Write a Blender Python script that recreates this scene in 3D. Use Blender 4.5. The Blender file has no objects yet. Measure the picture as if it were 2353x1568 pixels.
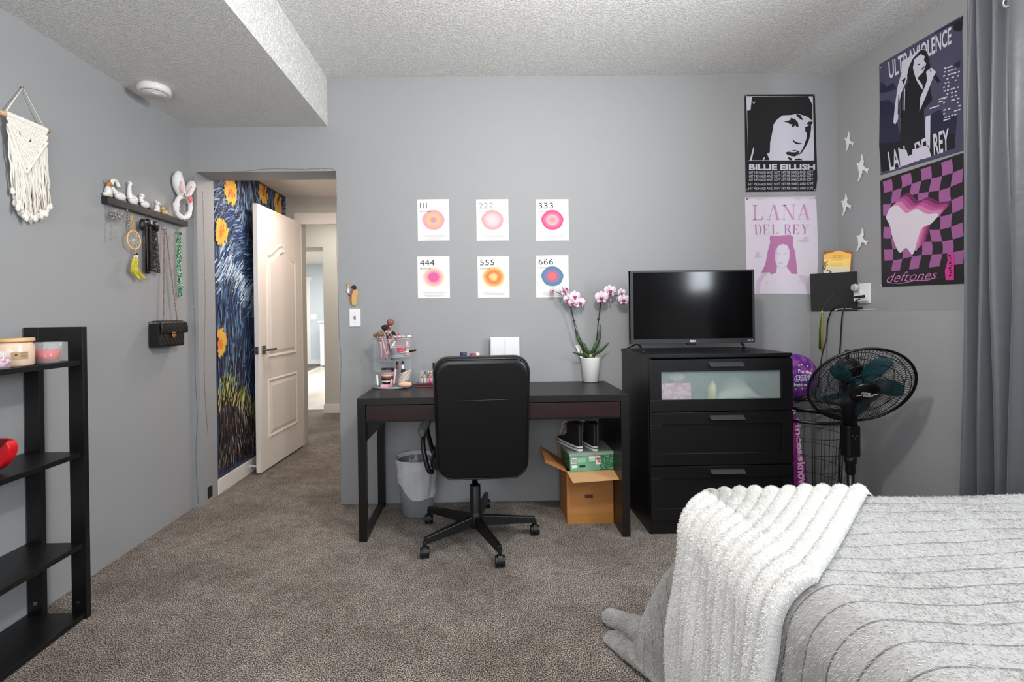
import bpy, bmesh, math, random
from math import sin, cos, pi, sqrt, atan2, radians as rad, hypot
from mathutils import Vector as V, Matrix
S = bpy.context.scene
COL = S.collection
random.seed(7)

# ------------------------------------------------------------------ camera
W, H = 2353, 1568
F, SX, SY, YAW, PIT, ROL, CZ = 1104.13, -56.69, -59.88, -0.0120, -0.0025, -0.0138, 1.1813
cR = V((cos(YAW), sin(YAW), 0)); cF = V((-sin(YAW), cos(YAW), 0)); cU = V((0, 0, 1))
cF, cU = cF*cos(PIT)+cU*sin(PIT), cU*cos(PIT)-cF*sin(PIT)
cR, cU = cR*cos(ROL)+cU*sin(ROL), cU*cos(ROL)-cR*sin(ROL)
EYE = V((0, 0, CZ))
cam_d = bpy.data.cameras.new('camera'); cam = bpy.data.objects.new('camera', cam_d); COL.objects.link(cam)
M = Matrix.Identity(4)
for i in range(3): M[i][0] = cR[i]; M[i][1] = cU[i]; M[i][2] = -cF[i]; M[i][3] = EYE[i]
cam.matrix_world = M
cam_d.sensor_width = 36; cam_d.lens = F/W*36; cam_d.shift_x = -SX/W; cam_d.shift_y = SY/W; cam_d.clip_start = .02
S.camera = cam

# where a sight line meets a plane of the room (x, y or z constant)
def hit(px, py, ax, val):
    d = cR*((px-W/2-SX)/F) - cU*((py-H/2-SY)/F) + cF
    return EYE + d*((val-EYE[ax])/d[ax])
def PX(px, py, x): return hit(px, py, 0, x)
def PY(px, py, y): return hit(px, py, 1, y)
def PZ(px, py, z): return hit(px, py, 2, z)

# ------------------------------------------------------------------ light
S.view_settings.view_transform = 'Standard'; S.view_settings.look = 'None'
S.view_settings.gamma = 1; S.view_settings.use_curve_mapping = False
S.view_settings.exposure = -0.06
wd = bpy.data.worlds.new('world'); S.world = wd; wd.use_nodes = True
wd.node_tree.nodes['Background'].inputs[0].default_value = (.62, .76, 1, 1)
wd.node_tree.nodes['Background'].inputs[1].default_value = 1.2
def light(name, kind, loc, energy, col=(1, 1, 1), size=.1, size_y=None, rot=(0, 0, 0), spread=None):
    d = bpy.data.lights.new(name, kind); o = bpy.data.objects.new(name, d); COL.objects.link(o)
    o.location = loc; o.rotation_euler = rot; d.energy = energy; d.color = col
    if kind == 'AREA':
        d.size = size
        if size_y: d.shape = 'RECTANGLE'; d.size_y = size_y
        if spread: d.spread = spread
    else: d.shadow_soft_size = size
    return o
light('ceiling_lamp_light', 'POINT', (.42, 1.25, 2.30), 68, (1, .965, .93), .07)
light('daylight_right_window', 'AREA', (2.25, .70, 1.875), 56, (.86, .93, 1), .96, .8, (0, rad(90), 0))
light('added_front_fill', 'AREA', (-.4, -1.12, 1.55), 58, (.97, .98, 1), 1.8, 1.5, (rad(128), 0, 0))  # added fill light behind the camera, tilted up to brighten the ceiling
light('hall_lamp_light', 'AREA', (-1.25, 3.55, 2.2), 12, (1, .84, .75), .3, .3)
light('passage_lamp_light', 'AREA', (-1.7, 5.2, 2.38), 13, (1, .94, .87), .5, .5)
light('far_room_lamp_light', 'AREA', (-3.2, 9.0, 2.42), 190, (1, .98, .95), 2.5, 2.5)

# ------------------------------------------------------------------ materials
def lin(c):
    r = []
    for x in c[:3]:
        x /= 255; r.append(x/12.92 if x <= .04045 else ((x+.055)/1.055)**2.4)
    return (*r, 1)
class NT:
    def __init__(s, m): s.t = m.node_tree; s.n = s.t.nodes; s.b = s.n['Principled BSDF']
    def add(s, k, **kw):
        n = s.n.new(k)
        for a, b in kw.items(): setattr(n, a, b)
        return n
    def ln(s, a, b): s.t.links.new(a, b)
MATS = {}
def mat(name, c, r=.5, metal=0, spec=None, bump=None, var=None, trans=0, alpha=1, emit=None, sheen=0, coat=0, ior=None):
    """bump=(scale,strength,distance[,detail]); var=(scale,colour2[,lo,hi,stretch])"""
    if name in MATS: return MATS[name]
    m = bpy.data.materials.new(name); m.use_nodes = True; t = NT(m); b = t.b; I = b.inputs
    I['Base Color'].default_value = lin(c); I['Roughness'].default_value = r; I['Metallic'].default_value = metal
    if spec is not None: I['Specular IOR Level'].default_value = spec
    if trans: I['Transmission Weight'].default_value = trans
    if ior: I['IOR'].default_value = ior
    if alpha < 1: I['Alpha'].default_value = alpha
    if sheen: I['Sheen Weight'].default_value = sheen; I['Sheen Roughness'].default_value = .5
    if coat: I['Coat Weight'].default_value = coat; I['Coat Roughness'].default_value = .15
    if emit: I['Emission Color'].default_value = lin(emit[0]); I['Emission Strength'].default_value = emit[1]
    if bump or var: tc = t.add('ShaderNodeTexCoord')
    if bump:
        n = t.add('ShaderNodeTexNoise'); n.inputs['Scale'].default_value = bump[0]; n.inputs['Detail'].default_value = bump[3] if len(bump) > 3 else 3
        bp = t.add('ShaderNodeBump'); bp.inputs['Strength'].default_value = bump[1]; bp.inputs['Distance'].default_value = bump[2]
        t.ln(tc.outputs['Object'], n.inputs['Vector']); t.ln(n.outputs[0], bp.inputs['Height']); t.ln(bp.outputs[0], I['Normal'])
    if var:
        n = t.add('ShaderNodeTexNoise'); n.inputs['Scale'].default_value = var[0]; n.inputs['Detail'].default_value = 3
        mp = t.add('ShaderNodeMapping'); mp.inputs['Scale'].default_value = var[4] if len(var) > 4 else (1, 1, 1)
        cr = t.add('ShaderNodeValToRGB'); e = cr.color_ramp.elements
        e[0].position = var[2] if len(var) > 2 else .35; e[1].position = var[3] if len(var) > 3 else .65
        e[0].color = lin(c); e[1].color = lin(var[1])
        t.ln(tc.outputs['Object'], mp.inputs[0]); t.ln(mp.outputs[0], n.inputs['Vector']); t.ln(n.outputs[0], cr.inputs[0]); t.ln(cr.outputs[0], I['Base Color'])
    MATS[name] = m; return m
def flat(c, r=.6):
    return mat('ink_%d_%d_%d' % tuple(c[:3]), c, r)

def carpet_mat():
    m = mat('carpet_pile', (120, 110, 103), .95, spec=.1); t = NT(m); I = t.b.inputs
    tc = t.add('ShaderNodeTexCoord')
    a = t.add('ShaderNodeTexNoise'); a.inputs['Scale'].default_value = 235; a.inputs['Detail'].default_value = 2; a.inputs['Roughness'].default_value = .7
    b = t.add('ShaderNodeTexNoise'); b.inputs['Scale'].default_value = 2.6; b.inputs['Detail'].default_value = 4
    c = t.add('ShaderNodeTexNoise'); c.inputs['Scale'].default_value = 16; c.inputs['Detail'].default_value = 3
    for n in (a, b, c): t.ln(tc.outputs['Object'], n.inputs['Vector'])
    r1 = t.add('ShaderNodeValToRGB'); e = r1.color_ramp.elements
    e[0].position = .40; e[0].color = lin((52, 46, 41)); e[1].position = .61; e[1].color = lin((224, 215, 205))
    k = e.new(.5); k.color = lin((130, 120, 112))
    t.ln(a.outputs[0], r1.inputs[0])
    r2 = t.add('ShaderNodeValToRGB'); e = r2.color_ramp.elements
    e[0].position = .38; e[0].color = (.74, .73, .72, 1); e[1].position = .6; e[1].color = (1, 1, 1, 1)
    t.ln(b.outputs[0], r2.inputs[0])
    r3 = t.add('ShaderNodeValToRGB'); e = r3.color_ramp.elements
    e[0].position = .35; e[0].color = (.8, .79, .78, 1); e[1].position = .6; e[1].color = (1, 1, 1, 1)
    t.ln(c.outputs[0], r3.inputs[0])
    for x, y in ((r1, r2), ):
        mx = t.add('ShaderNodeMix', data_type='RGBA', blend_type='MULTIPLY'); mx.inputs[0].default_value = 1
        t.ln(r1.outputs[0], mx.inputs[6]); t.ln(r2.outputs[0], mx.inputs[7])
    m2 = t.add('ShaderNodeMix', data_type='RGBA', blend_type='MULTIPLY'); m2.inputs[0].default_value = 1
    t.ln(mx.outputs[2], m2.inputs[6]); t.ln(r3.outputs[0], m2.inputs[7]); t.ln(m2.outputs[2], I['Base Color'])
    bp = t.add('ShaderNodeBump'); bp.inputs['Strength'].default_value = .8; bp.inputs['Distance'].default_value = .008
    t.ln(a.outputs[0], bp.inputs['Height']); t.ln(bp.outputs[0], I['Normal'])
    return m
def popcorn_mat():
    m = mat('popcorn_texture_paint', (238, 237, 233), .85, spec=.25); t = NT(m); I = t.b.inputs
    tc = t.add('ShaderNodeTexCoord')
    a = t.add('ShaderNodeTexNoise'); a.inputs['Scale'].default_value = 120; a.inputs['Detail'].default_value = 3; a.inputs['Roughness'].default_value = .6
    t.ln(tc.outputs['Object'], a.inputs['Vector'])
    r = t.add('ShaderNodeValToRGB'); r.color_ramp.elements[0].position = .45; r.color_ramp.elements[1].position = .68
    t.ln(a.outputs[0], r.inputs[0])
    bp = t.add('ShaderNodeBump'); bp.inputs['Strength'].default_value = .8; bp.inputs['Distance'].default_value = .007
    t.ln(r.outputs[0], bp.inputs['Height']); t.ln(bp.outputs[0], I['Normal'])
    return m
def rib_mat(name, c1, c2, period, axis_uv, wob=.6, groove=.12, bd=.02, rough=.9, fur=(420, .6, .006), soft=None):
    """ribbed plush: grooves drawn across the cloth's own V coordinate (metres in the UV map)"""
    m = mat(name, c1, rough, spec=.15, sheen=.35); t = NT(m); I = t.b.inputs
    uv = t.add('ShaderNodeUVMap'); uv.uv_map = 'cloth'
    sep = t.add('ShaderNodeSeparateXYZ')
    nz = t.add('ShaderNodeTexNoise'); nz.inputs['Scale'].default_value = 9; nz.inputs['Detail'].default_value = 3
    t.ln(uv.outputs[0], sep.inputs[0]); t.ln(uv.outputs[0], nz.inputs['Vector'])
    def math(op, a, b=None):
        n = t.add('ShaderNodeMath', operation=op)
        for i, x in enumerate((a, b)):
            if x is None: continue
            if isinstance(x, (int, float)): n.inputs[i].default_value = x
            else: t.ln(x, n.inputs[i])
        return n.outputs[0]
    q = math('DIVIDE', sep.outputs[axis_uv], period)
    q = math('ADD', q, math('MULTIPLY', math('SUBTRACT', nz.outputs[0], .5), wob))
    fr = math('PINGPONG', q, .5)              # 0 in the groove, .5 on the crest
    mr = t.add('ShaderNodeMapRange'); mr.interpolation_type = 'SMOOTHSTEP'
    mr.inputs['From Min'].default_value = 0; mr.inputs['From Max'].default_value = groove
    t.ln(fr, mr.inputs['Value'])
    n2 = t.add('ShaderNodeTexNoise'); n2.inputs['Scale'].default_value = 60; n2.inputs['Detail'].default_value = 4
    t.ln(uv.outputs[0], n2.inputs['Vector'])
    f2 = math('MULTIPLY', mr.outputs[0], math('ADD', math('MULTIPLY', n2.outputs[0], .5), .72))
    mx = t.add('ShaderNodeMix', data_type='RGBA'); mx.clamp_factor = True
    t.ln(f2, mx.inputs[0]); mx.inputs[6].default_value = lin(c2); mx.inputs[7].default_value = lin(c1)
    t.ln(mx.outputs[2], I['Base Color'])
    n3 = t.add('ShaderNodeTexNoise'); n3.inputs['Scale'].default_value = fur[0]; n3.inputs['Detail'].default_value = 3
    mp = t.add('ShaderNodeMapping'); mp.inputs['Scale'].default_value = (1, .3, 1) if axis_uv == 1 else (.5, 1, 1)
    t.ln(uv.outputs[0], mp.inputs[0]); t.ln(mp.outputs[0], n3.inputs['Vector'])
    b1 = t.add('ShaderNodeBump'); b1.inputs['Strength'].default_value = .7; b1.inputs['Distance'].default_value = bd
    t.ln(mr.outputs[0], b1.inputs['Height'])
    b2 = t.add('ShaderNodeBump'); b2.inputs['Strength'].default_value = fur[1]; b2.inputs['Distance'].default_value = fur[2]
    t.ln(n3.outputs[0], b2.inputs['Height']); t.ln(b1.outputs[0], b2.inputs['Normal']); t.ln(b2.outputs[0], I['Normal'])
    return m

M_WALL = mat('grey_wall_paint', (157, 158, 159), .55, spec=.3, bump=(90, .08, .002))
M_HALL = mat('beige_grey_wall_paint', (205, 202, 194), .6, bump=(90, .06, .002))
M_BLUEW = mat('pale_blue_wall_paint', (205, 214, 220), .6)
M_TRIM = mat('white_trim_paint', (240, 236, 230), .35)
M_DOOR = mat('white_door_paint', (243, 236, 228), .35)
M_CEIL = popcorn_mat(); M_CARP = carpet_mat()
M_SMOOTH = mat('smooth_ceiling_paint', (235, 230, 224), .7)
M_VINYL = mat('light_wood_vinyl', (176, 166, 152), .3, var=(3, (206, 198, 186), .35, .65, (1, .25, 1)))
M_MATT = mat('entry_mat_fabric', (92, 94, 96), .95)
M_BB = mat('black_brown_foil', (17, 14, 14), .38, var=(14, (23, 19, 18), .3, .7, (1, 8, 8)), bump=(60, .05, .001))
M_BB2 = mat('black_brown_drawer_foil', (38, 20, 19), .32, var=(10, (48, 28, 27), .3, .7, (1, 14, 14)))
M_BLK = mat('black_painted_board', (12, 12, 13), .38, bump=(50, .05, .001))
M_BMET = mat('black_powder_metal', (9, 9, 10), .35)
M_BPL = mat('black_plastic', (11, 11, 12), .42)
M_GPL = mat('dark_grey_plastic', (62, 64, 66), .5)
M_LEA = mat('black_faux_leather', (8, 8, 9), .33, bump=(220, .25, .0012))
M_LEAF = mat('black_mesh_fabric', (7, 7, 8), .45, spec=.25, bump=(300, .2, .001))
M_NICK = mat('brushed_nickel', (150, 145, 140), .3, metal=1)
M_STEEL = mat('silver_metal', (205, 205, 208), .22, metal=1)
M_GOLD = mat('rose_gold_metal', (225, 165, 120), .25, metal=1)
M_WHT = mat('white_plastic', (240, 240, 240), .3)
M_CER = mat('white_glazed_ceramic', (236, 236, 232), .18, coat=.4)
M_PAP = mat('white_paper', (238, 237, 234), .6)
M_GLASS = mat('clear_glass', (250, 252, 255), .03, alpha=.16, spec=1)
M_ACR = mat('clear_acrylic', (225, 232, 236), .04, alpha=.09, spec=.9)
M_ACRE = mat('clear_acrylic_edge', (205, 212, 216), .08, alpha=.45, spec=.9)
M_WOOD = mat('pale_wood', (222, 186, 140), .5, var=(12, (200, 160, 110), .35, .65, (1, 1, 6)))
M_ROPE = mat('cream_cotton_rope', (240, 234, 224), .9, bump=(260, .5, .002))

# ------------------------------------------------------------------ mesh helpers
class MB:
    def __init__(s): s.v = []; s.f = []; s.m = []; s.s = []; s.k = 0; s.M = None; s.uv = {}
    def P(s, p):
        p = V(p)
        if s.M is not None: p = s.M @ p
        s.v.append(p); return len(s.v)-1
    def F(s, idx, sm=False): s.f.append(tuple(idx)); s.m.append(s.k); s.s.append(sm)
    def poly(s, pts, sm=False): s.F([s.P(p) for p in pts], sm); return s
    def box(s, a, b):
        x0, y0, z0 = a; x1, y1, z1 = b
        i = [s.P(p) for p in ((x0,y0,z0),(x1,y0,z0),(x1,y1,z0),(x0,y1,z0),(x0,y0,z1),(x1,y0,z1),(x1,y1,z1),(x0,y1,z1))]
        for q in ((0,3,2,1),(4,5,6,7),(0,1,5,4),(1,2,6,5),(2,3,7,6),(3,0,4,7)): s.F([i[k] for k in q])
        return s
    def cbox(s, c, d): return s.box([c[i]-d[i]/2 for i in range(3)], [c[i]+d[i]/2 for i in range(3)])
    def prism(s, pts, off, sm=False):
        off = V(off); n = len(pts); a = [s.P(p) for p in pts]; b = [s.P(V(p)+off) for p in pts]
        s.F(a[::-1]); s.F(b)
        for i in range(n): s.F((a[i], a[(i+1) % n], b[(i+1) % n], b[i]), sm)
        return s
    def ring(s, c, ax, r, n, up=None, ry=None):
        ax = V(ax).normalized(); u = up or (V((0,0,1)) if abs(ax.z) < .9 else V((1,0,0)))
        e = ax.cross(u).normalized(); g = e.cross(ax)
        return [s.P(V(c)+e*cos(2*pi*i/n)*r+g*sin(2*pi*i/n)*(ry or r)) for i in range(n)]
    def tube(s, path, r, n=8, caps=True, closed=False, flatten=None):
        path = [V(p) for p in path]; L = len(path); rings = []; up = None
        for i, p in enumerate(path):
            a = path[(i-1) % L] if (closed or i > 0) else p; b = path[(i+1) % L] if (closed or i < L-1) else p
            t = (b-a)
            if t.length < 1e-9: t = V((0,0,1))
            t.normalize()
            if up is None: up = V((0,0,1)) if abs(t.z) < .9 else V((1,0,0))
            up = (up-t*up.dot(t))
            if up.length < 1e-6: up = t.orthogonal()
            up.normalize(); e = t.cross(up); rr = r[i] if isinstance(r, (list, tuple)) else r
            fl = flatten or 1
            rings.append([s.P(p+e*cos(2*pi*k/n)*rr+up*sin(2*pi*k/n)*rr*fl) for k in range(n)])
        for i in range(L if closed else L-1):
            A, B = rings[i], rings[(i+1) % L]
            for k in range(n): s.F((A[k], A[(k+1) % n], B[(k+1) % n], B[k]), True)
        if caps and not closed: s.F(rings[0][::-1]); s.F(rings[-1])
        return s
    def cyl(s, a, b, r, r2=None, n=24): return s.tube([a, b], [r, r if r2 is None else r2], n)
    def lathe(s, prof, c=(0,0,0), n=32, sx=1, sy=1, wave=None, mats=None):
        c = V(c); rings = []
        for j, (r, z) in enumerate(prof):
            if r < 1e-6: rings.append([s.P(c+V((0,0,z)))])
            else: rings.append([s.P(c+V((cos(2*pi*i/n)*r*sx*(1+(wave(i/n, z) if wave else 0)), sin(2*pi*i/n)*r*sy*(1+(wave(i/n, z) if wave else 0)), z))) for i in range(n)])
        for j in range(len(rings)-1):
            A, B = rings[j], rings[j+1]
            if mats: s.k = mats[j]
            for i in range(n):
                i2 = (i+1) % n
                if len(A) == 1 and len(B) == 1: continue
                if len(A) == 1: s.F((A[0], B[i2], B[i]), True)
                elif len(B) == 1: s.F((A[i], A[i2], B[0]), True)
                else: s.F((A[i], A[i2], B[i2], B[i]), True)
        return s
    def ell(s, c, r, n=16, k=10, R=None):
        if isinstance(r, (int, float)): r = (r, r, r)
        old = s.M; T = Matrix.Translation(V(c)) @ (R.to_4x4() if R else Matrix.Identity(4)) @ Matrix.Diagonal((*r, 1))
        s.M = (old @ T) if old is not None else T
        s.lathe([(sin(pi*j/k) if 0 < j < k else 0, -cos(pi*j/k)) for j in range(k+1)], n=n)
        s.M = old; return s
    def grid(s, fn, nu, nv, uvf=None):
        idx = [[s.P(fn(i/nu, j/nv)) for j in range(nv+1)] for i in range(nu+1)]
        for i in range(nu):
            for j in range(nv):
                s.F((idx[i][j], idx[i+1][j], idx[i+1][j+1], idx[i][j+1]), True)
                if uvf: s.uv[len(s.f)-1] = [uvf(i/nu, j/nv), uvf((i+1)/nu, j/nv), uvf((i+1)/nu, (j+1)/nv), uvf(i/nu, (j+1)/nv)]
        return s
    def build(s, name, mats, parent=None, bev=0, seg=2, loc=None, sub=0, solid=0):
        me = bpy.data.meshes.new(name)
        o0 = V(loc) if loc is not None else V((0,0,0))
        base = parent_origin(parent) if parent else V((0,0,0))
        vs = [p-base-o0 if parent is None else p-base for p in s.v]
        me.from_pydata([tuple(p) for p in vs], [], s.f)
        for m in (mats if isinstance(mats, (list, tuple)) else [mats]): me.materials.append(m)
        me.polygons.foreach_set('material_index', s.m); me.polygons.foreach_set('use_smooth', s.s)
        if s.uv:
            uvl = me.uv_layers.new(name='cloth')
            for p in me.polygons:
                q = s.uv.get(p.index)
                if q:
                    for li, w in zip(p.loop_indices, q): uvl.data[li].uv = w
        me.update()
        bm = bmesh.new(); bm.from_mesh(me); bmesh.ops.remove_doubles(bm, verts=bm.verts, dist=1e-6)
        if not s.uv: bmesh.ops.recalc_face_normals(bm, faces=bm.faces)
        bm.to_mesh(me); bm.free()
        o = bpy.data.objects.new(name, me); COL.objects.link(o)
        if parent: o.parent = parent
        elif loc is not None: o.location = o0
        if solid:
            md = o.modifiers.new('thickness', 'SOLIDIFY'); md.thickness = solid; md.offset = 0
        if bev:
            md = o.modifiers.new('bevel', 'BEVEL'); md.width = bev; md.segments = seg; md.limit_method = 'ANGLE'; md.angle_limit = rad(40)
        if sub:
            md = o.modifiers.new('sub', 'SUBSURF'); md.levels = sub; md.render_levels = sub
        return o
def parent_origin(p):
    q = V((0,0,0))
    while p: q = q + p.location; p = p.parent
    return q
def thing(name, label, cat, loc=(0,0,0), group=None):
    o = bpy.data.objects.new(name, None); COL.objects.link(o); o.location = loc; o.empty_display_size = .05
    return tag(o, label, cat, group)
def tag(o, label, cat, group=None, kind=None):
    o['label'] = label; o['category'] = cat
    if group: o['group'] = group
    if kind: o['kind'] = kind
    return o
def struct(o, label=None):
    o['kind'] = 'structure'
    if label: o['label'] = label
    return o
def dup(root, delta, label, group=None):
    r = root.copy(); COL.objects.link(r); r.location = root.location + V(delta); r['label'] = label
    if group: r['group'] = group
    for ch in list(root.children):
        c = ch.copy(); COL.objects.link(c); c.parent = r
        for g in ch.children: d = g.copy(); COL.objects.link(d); d.parent = c
    return r
_tc = {}
def glyphs(txt, bold=0, shear=0, space=1):
    key = (txt, bold, shear, space)
    if key not in _tc:
        c = bpy.data.curves.new('t', 'FONT'); c.body = txt; c.offset = bold; c.shear = shear; c.space_character = space; c.resolution_u = 3
        o = bpy.data.objects.new('t', c); COL.objects.link(o)
        bpy.context.view_layer.update()
        me = bpy.data.meshes.new_from_object(o.evaluated_get(bpy.context.evaluated_depsgraph_get()))
        vs = [(v.co.x, v.co.y) for v in me.vertices]; fs = [tuple(p.vertices) for p in me.polygons]
        bpy.data.objects.remove(o); bpy.data.curves.remove(c); bpy.data.meshes.remove(me)
        x0 = min(v[0] for v in vs); x1 = max(v[0] for v in vs); y0 = min(v[1] for v in vs); y1 = max(v[1] for v in vs)
        _tc[key] = ([((x-x0)/(x1-x0), (y-y0)/(y1-y0)) for x, y in vs], fs)
    return _tc[key]
def text(mb, txt, quad, fn, **kw):
    """quad = TL,TR,BR,BL in the plane's own coordinates, fn maps them to 3D"""
    vs, fs = glyphs(txt, **kw); TL, TR, BR, BL = quad
    ids = []
    for u, v in vs:
        x = (1-u)*(1-v)*BL[0]+u*(1-v)*BR[0]+u*v*TR[0]+(1-u)*v*TL[0]
        y = (1-u)*(1-v)*BL[1]+u*(1-v)*BR[1]+u*v*TR[1]+(1-u)*v*TL[1]
        ids.append(mb.P(fn(x, y)))
    for f in fs: mb.F([ids[i] for i in f])
def serif(mb, word, quad, fn):
    """high-contrast serif capitals drawn as strokes in a unit box"""
    T, t = .17, .05
    def bar(x0, y0, x1, y1, w): # slanted stroke of horizontal width w
        return [(x0, y0), (x0+w, y0), (x1+w, y1), (x1, y1)]
    def sf(x0, x1, y): return [(x0, y), (x1, y), (x1, y+.035), (x0, y+.035)]
    G = {
     'L': [bar(.12,0,.12,1,T), sf(.02,.4,.965), sf(.02,.75,0), [(.75,0),(.82,.3),(.78,.3),(.66,.035),(.7,0)]],
     'A': [bar(.1,0,.45,1,t), bar(.72,0,.42,1,T), [(.22,.3),(.66,.3),(.66,.34),(.22,.34)], sf(0,.28,0), sf(.62,1,0)],
     'N': [bar(.12,0,.12,1,t), bar(.74,0,.1,1,T), bar(.82,0,.82,1,t), sf(0,.28,0), sf(0,.3,.965), sf(.7,1,.965)],
     'D': [bar(.1,0,.1,1,T), sf(0,.5,0), sf(0,.5,.965), [(.5,0),(.72,.08),(.86,.28),(.9,.5),(.86,.72),(.72,.92),(.5,1),(.5,.965),(.62,.88),(.7,.7),(.73,.5),(.7,.3),(.62,.12),(.5,.035)]],
     'E': [bar(.1,0,.1,1,T), sf(0,.75,0), sf(0,.72,.965), sf(.1,.5,.48), [(.75,0),(.8,.28),(.76,.28),(.66,.035)], [(.72,1),(.76,.74),(.72,.74),(.62,.965)], bar(.5,.38,.5,.6,.04)],
     'R': [bar(.1,0,.1,1,T), sf(0,.4,0), sf(0,.5,.965), sf(.2,.5,.48), [(.5,.48),(.68,.55),(.76,.74),(.68,.93),(.5,1),(.5,.965),(.58,.88),(.61,.74),(.58,.6),(.5,.515)], bar(.76,0,.4,.5,T), sf(.76,1,0)],
     'Y': [bar(.4,0,.4,.45,T), [(.4,.45),(.57,.45),(.25,1),(.08,1)], [(.52,.45),(.57,.45),(.84,1),(.79,1)], sf(.3,.68,0), sf(0,.36,.965), sf(.68,1,.965)]}
    n = len(word); adv = 1.1; tot = sum(.5 if c == ' ' else adv for c in word)-.1
    TL, TR, BR, BL = quad; x = 0
    for c in word:
        if c == ' ': x += .5; continue
        for p in G[c]:
            q = []
            for gx, gy in p:
                u = (x+gx)/tot; v = gy
                q.append(fn((1-u)*(1-v)*BL[0]+u*(1-v)*BR[0]+u*v*TR[0]+(1-u)*v*TL[0], (1-u)*(1-v)*BL[1]+u*(1-v)*BR[1]+u*v*TR[1]+(1-u)*v*TL[1]))
            mb.poly(q)
        x += adv
def smooth_path(pts, n=6):
    pts = [V(p) for p in pts]; out = []
    for i in range(len(pts)-1):
        a = pts[max(i-1, 0)]; b = pts[i]; c = pts[i+1]; d = pts[min(i+2, len(pts)-1)]
        for k in range(n):
            t = k/n; out.append(.5*((2*b)+(c-a)*t+(2*a-5*b+4*c-d)*t*t+(3*b-a-3*c+d)*t**3))
    out.append(pts[-1]); return out

# ------------------------------------------------------------------ room shell
D, XL, XR, HC, HS, XS = 3.018, -1.808, 2.267, 2.671, 2.368, -.946
XO0, XO1, ZO = -1.765, -.897, 2.088      # doorway
YF = -1.2                                 # wall behind the camera
WT = .19
def sbox(name, a, b, m, label=None): return struct(MB().box(a, b).build(name, m), label)
w = MB()                                  # back wall with its doorway
w.box((XL-.1, D, 0), (XO0, D+WT, HC)).box((XO1, D, 0), (XR+.1, D+WT, HC)).box((XO0, D, ZO), (XO1, D+WT, HC))
struct(w.build('wall_back', M_WALL), 'grey painted wall with the doorway')
sbox('wall_left', (XL-.1, YF, 0), (XL, D, HC), M_WALL)
w = MB(); wy0, wy1, wz0, wz1 = .2, 1.2, 1.45, 2.3
w.box((XR, YF, 0), (XR+.12, wy0, HC)).box((XR, wy1, 0), (XR+.12, D, HC)).box((XR, wy0, 0), (XR+.12, wy1, wz0)).box((XR, wy0, wz1), (XR+.12, wy1, HC))
struct(w.build('wall_right', M_WALL))
w = MB().box((XL-.1, YF-.1, 0), (-1.3, YF, HC)).box((.9, YF-.1, 0), (XR+.1, YF, HC)).box((-1.3, YF-.1, 0), (.9, YF, .8)).box((-1.3, YF-.1, 2.3), (.9, YF, HC))
struct(w.build('wall_front', M_WALL))
sbox('ceiling', (XS, YF, HC), (XR+.1, D+WT, HC+.1), M_CEIL, 'white popcorn textured ceiling')
sbox('ceiling', (XL-.1, YF, HS), (XS, D, HC+.1), M_CEIL, 'lowered white popcorn bulkhead over the doorway side')
sbox('floor', (XL-.1, YF, -.05), (XR+.1, D+WT, 0), M_CARP, 'brown grey carpet')
XK = PY(1861, 718, D).x; ZK = 1.166       # knee wall along the right side
sbox('wall_lower_right', (XK, YF, 0), (XR, D, ZK), M_WALL, 'low grey ledge along the right wall')
def window(name, c0, c1, axis, label):
    t = bpy.data.objects.new(name, None); COL.objects.link(t); t.location = ((c0[0]+c1[0])/2, (c0[1]+c1[1])/2, c0[2]); struct(t, label)
    fr = MB()
    x0, y0, z0 = c0; x1, y1, z1 = c1; k = .05
    if axis == 0:
        ym = (y0+y1)/2
        fr.box((x0,y0,z0),(x1,y1,z0+k)).box((x0,y0,z1-k),(x1,y1,z1)).box((x0,y0,z0),(x1,y0+k,z1)).box((x0,y1-k,z0),(x1,y1,z1)).box((x0,ym-k/2,z0),(x1,ym+k/2,z1))
        gl = MB().box(((x0+x1)/2-.003,y0+k,z0+k),((x0+x1)/2+.003,y1-k,z1-k))
    else:
        xm = (x0+x1)/2
        fr.box((x0,y0,z0),(x1,y1,z0+k)).box((x0,y0,z1-k),(x1,y1,z1)).box((x0,y0,z0),(x0+k,y1,z1)).box((x1-k,y0,z0),(x1,y1,z1)).box((xm-k/2,y0,z0),(xm+k/2,y1,z1))
        gl = MB().box((x0+k,(y0+y1)/2-.003,z0+k),(x1-k,(y0+y1)/2+.003,z1-k))
    fr.build('window_frame', M_TRIM, t, bev=.003); gl.build('window_pane', M_GLASS, t)
window('window_1', (XR+.04, wy0, wz0), (XR+.1, wy1, wz1), 0, 'white framed window in the right wall')
window('window_added', (-1.3, YF-.09, .8), (.9, YF-.03, 2.3), 1, 'added white framed window behind the viewpoint, for the fill light')  # unseen window, made up to house the front fill light

# ---- vestibule, passage and far room seen through the doorway
XM = -1.775; YD = 4.42; YP = 5.87; HV = 2.27
sbox('floor', (-2.9, D+WT, -.05), (-.3, 6.1, 0), M_CARP, 'brown grey carpet beyond the doorway')
sbox('floor', (-7, 6.1, -.05), (-.3, 12.2, -.004), M_VINYL, 'pale wood look floor of the far room')
sbox('wall_hall_left', (XM-.1, D+WT, 0), (XM, YD, HV+.05), M_HALL)
sbox('wall_hall_right', (-.62, D+WT, 0), (-.52, YD, HV+.05), M_HALL)
sbox('ceiling', (XM-.1, D+WT, HV), (-.52, YD, HV+.1), M_SMOOTH, 'smooth pale ceiling beyond the doorway')
w = MB().box((-2.9, YD, 0), (-1.64, YD+.11, 2.5)).box((-.84, YD, 0), (-.3, YD+.11, 2.5)).box((-1.64, YD, 2.045), (-.84, YD+.11, 2.5))
struct(w.build('wall_hall_end', M_HALL))
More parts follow.
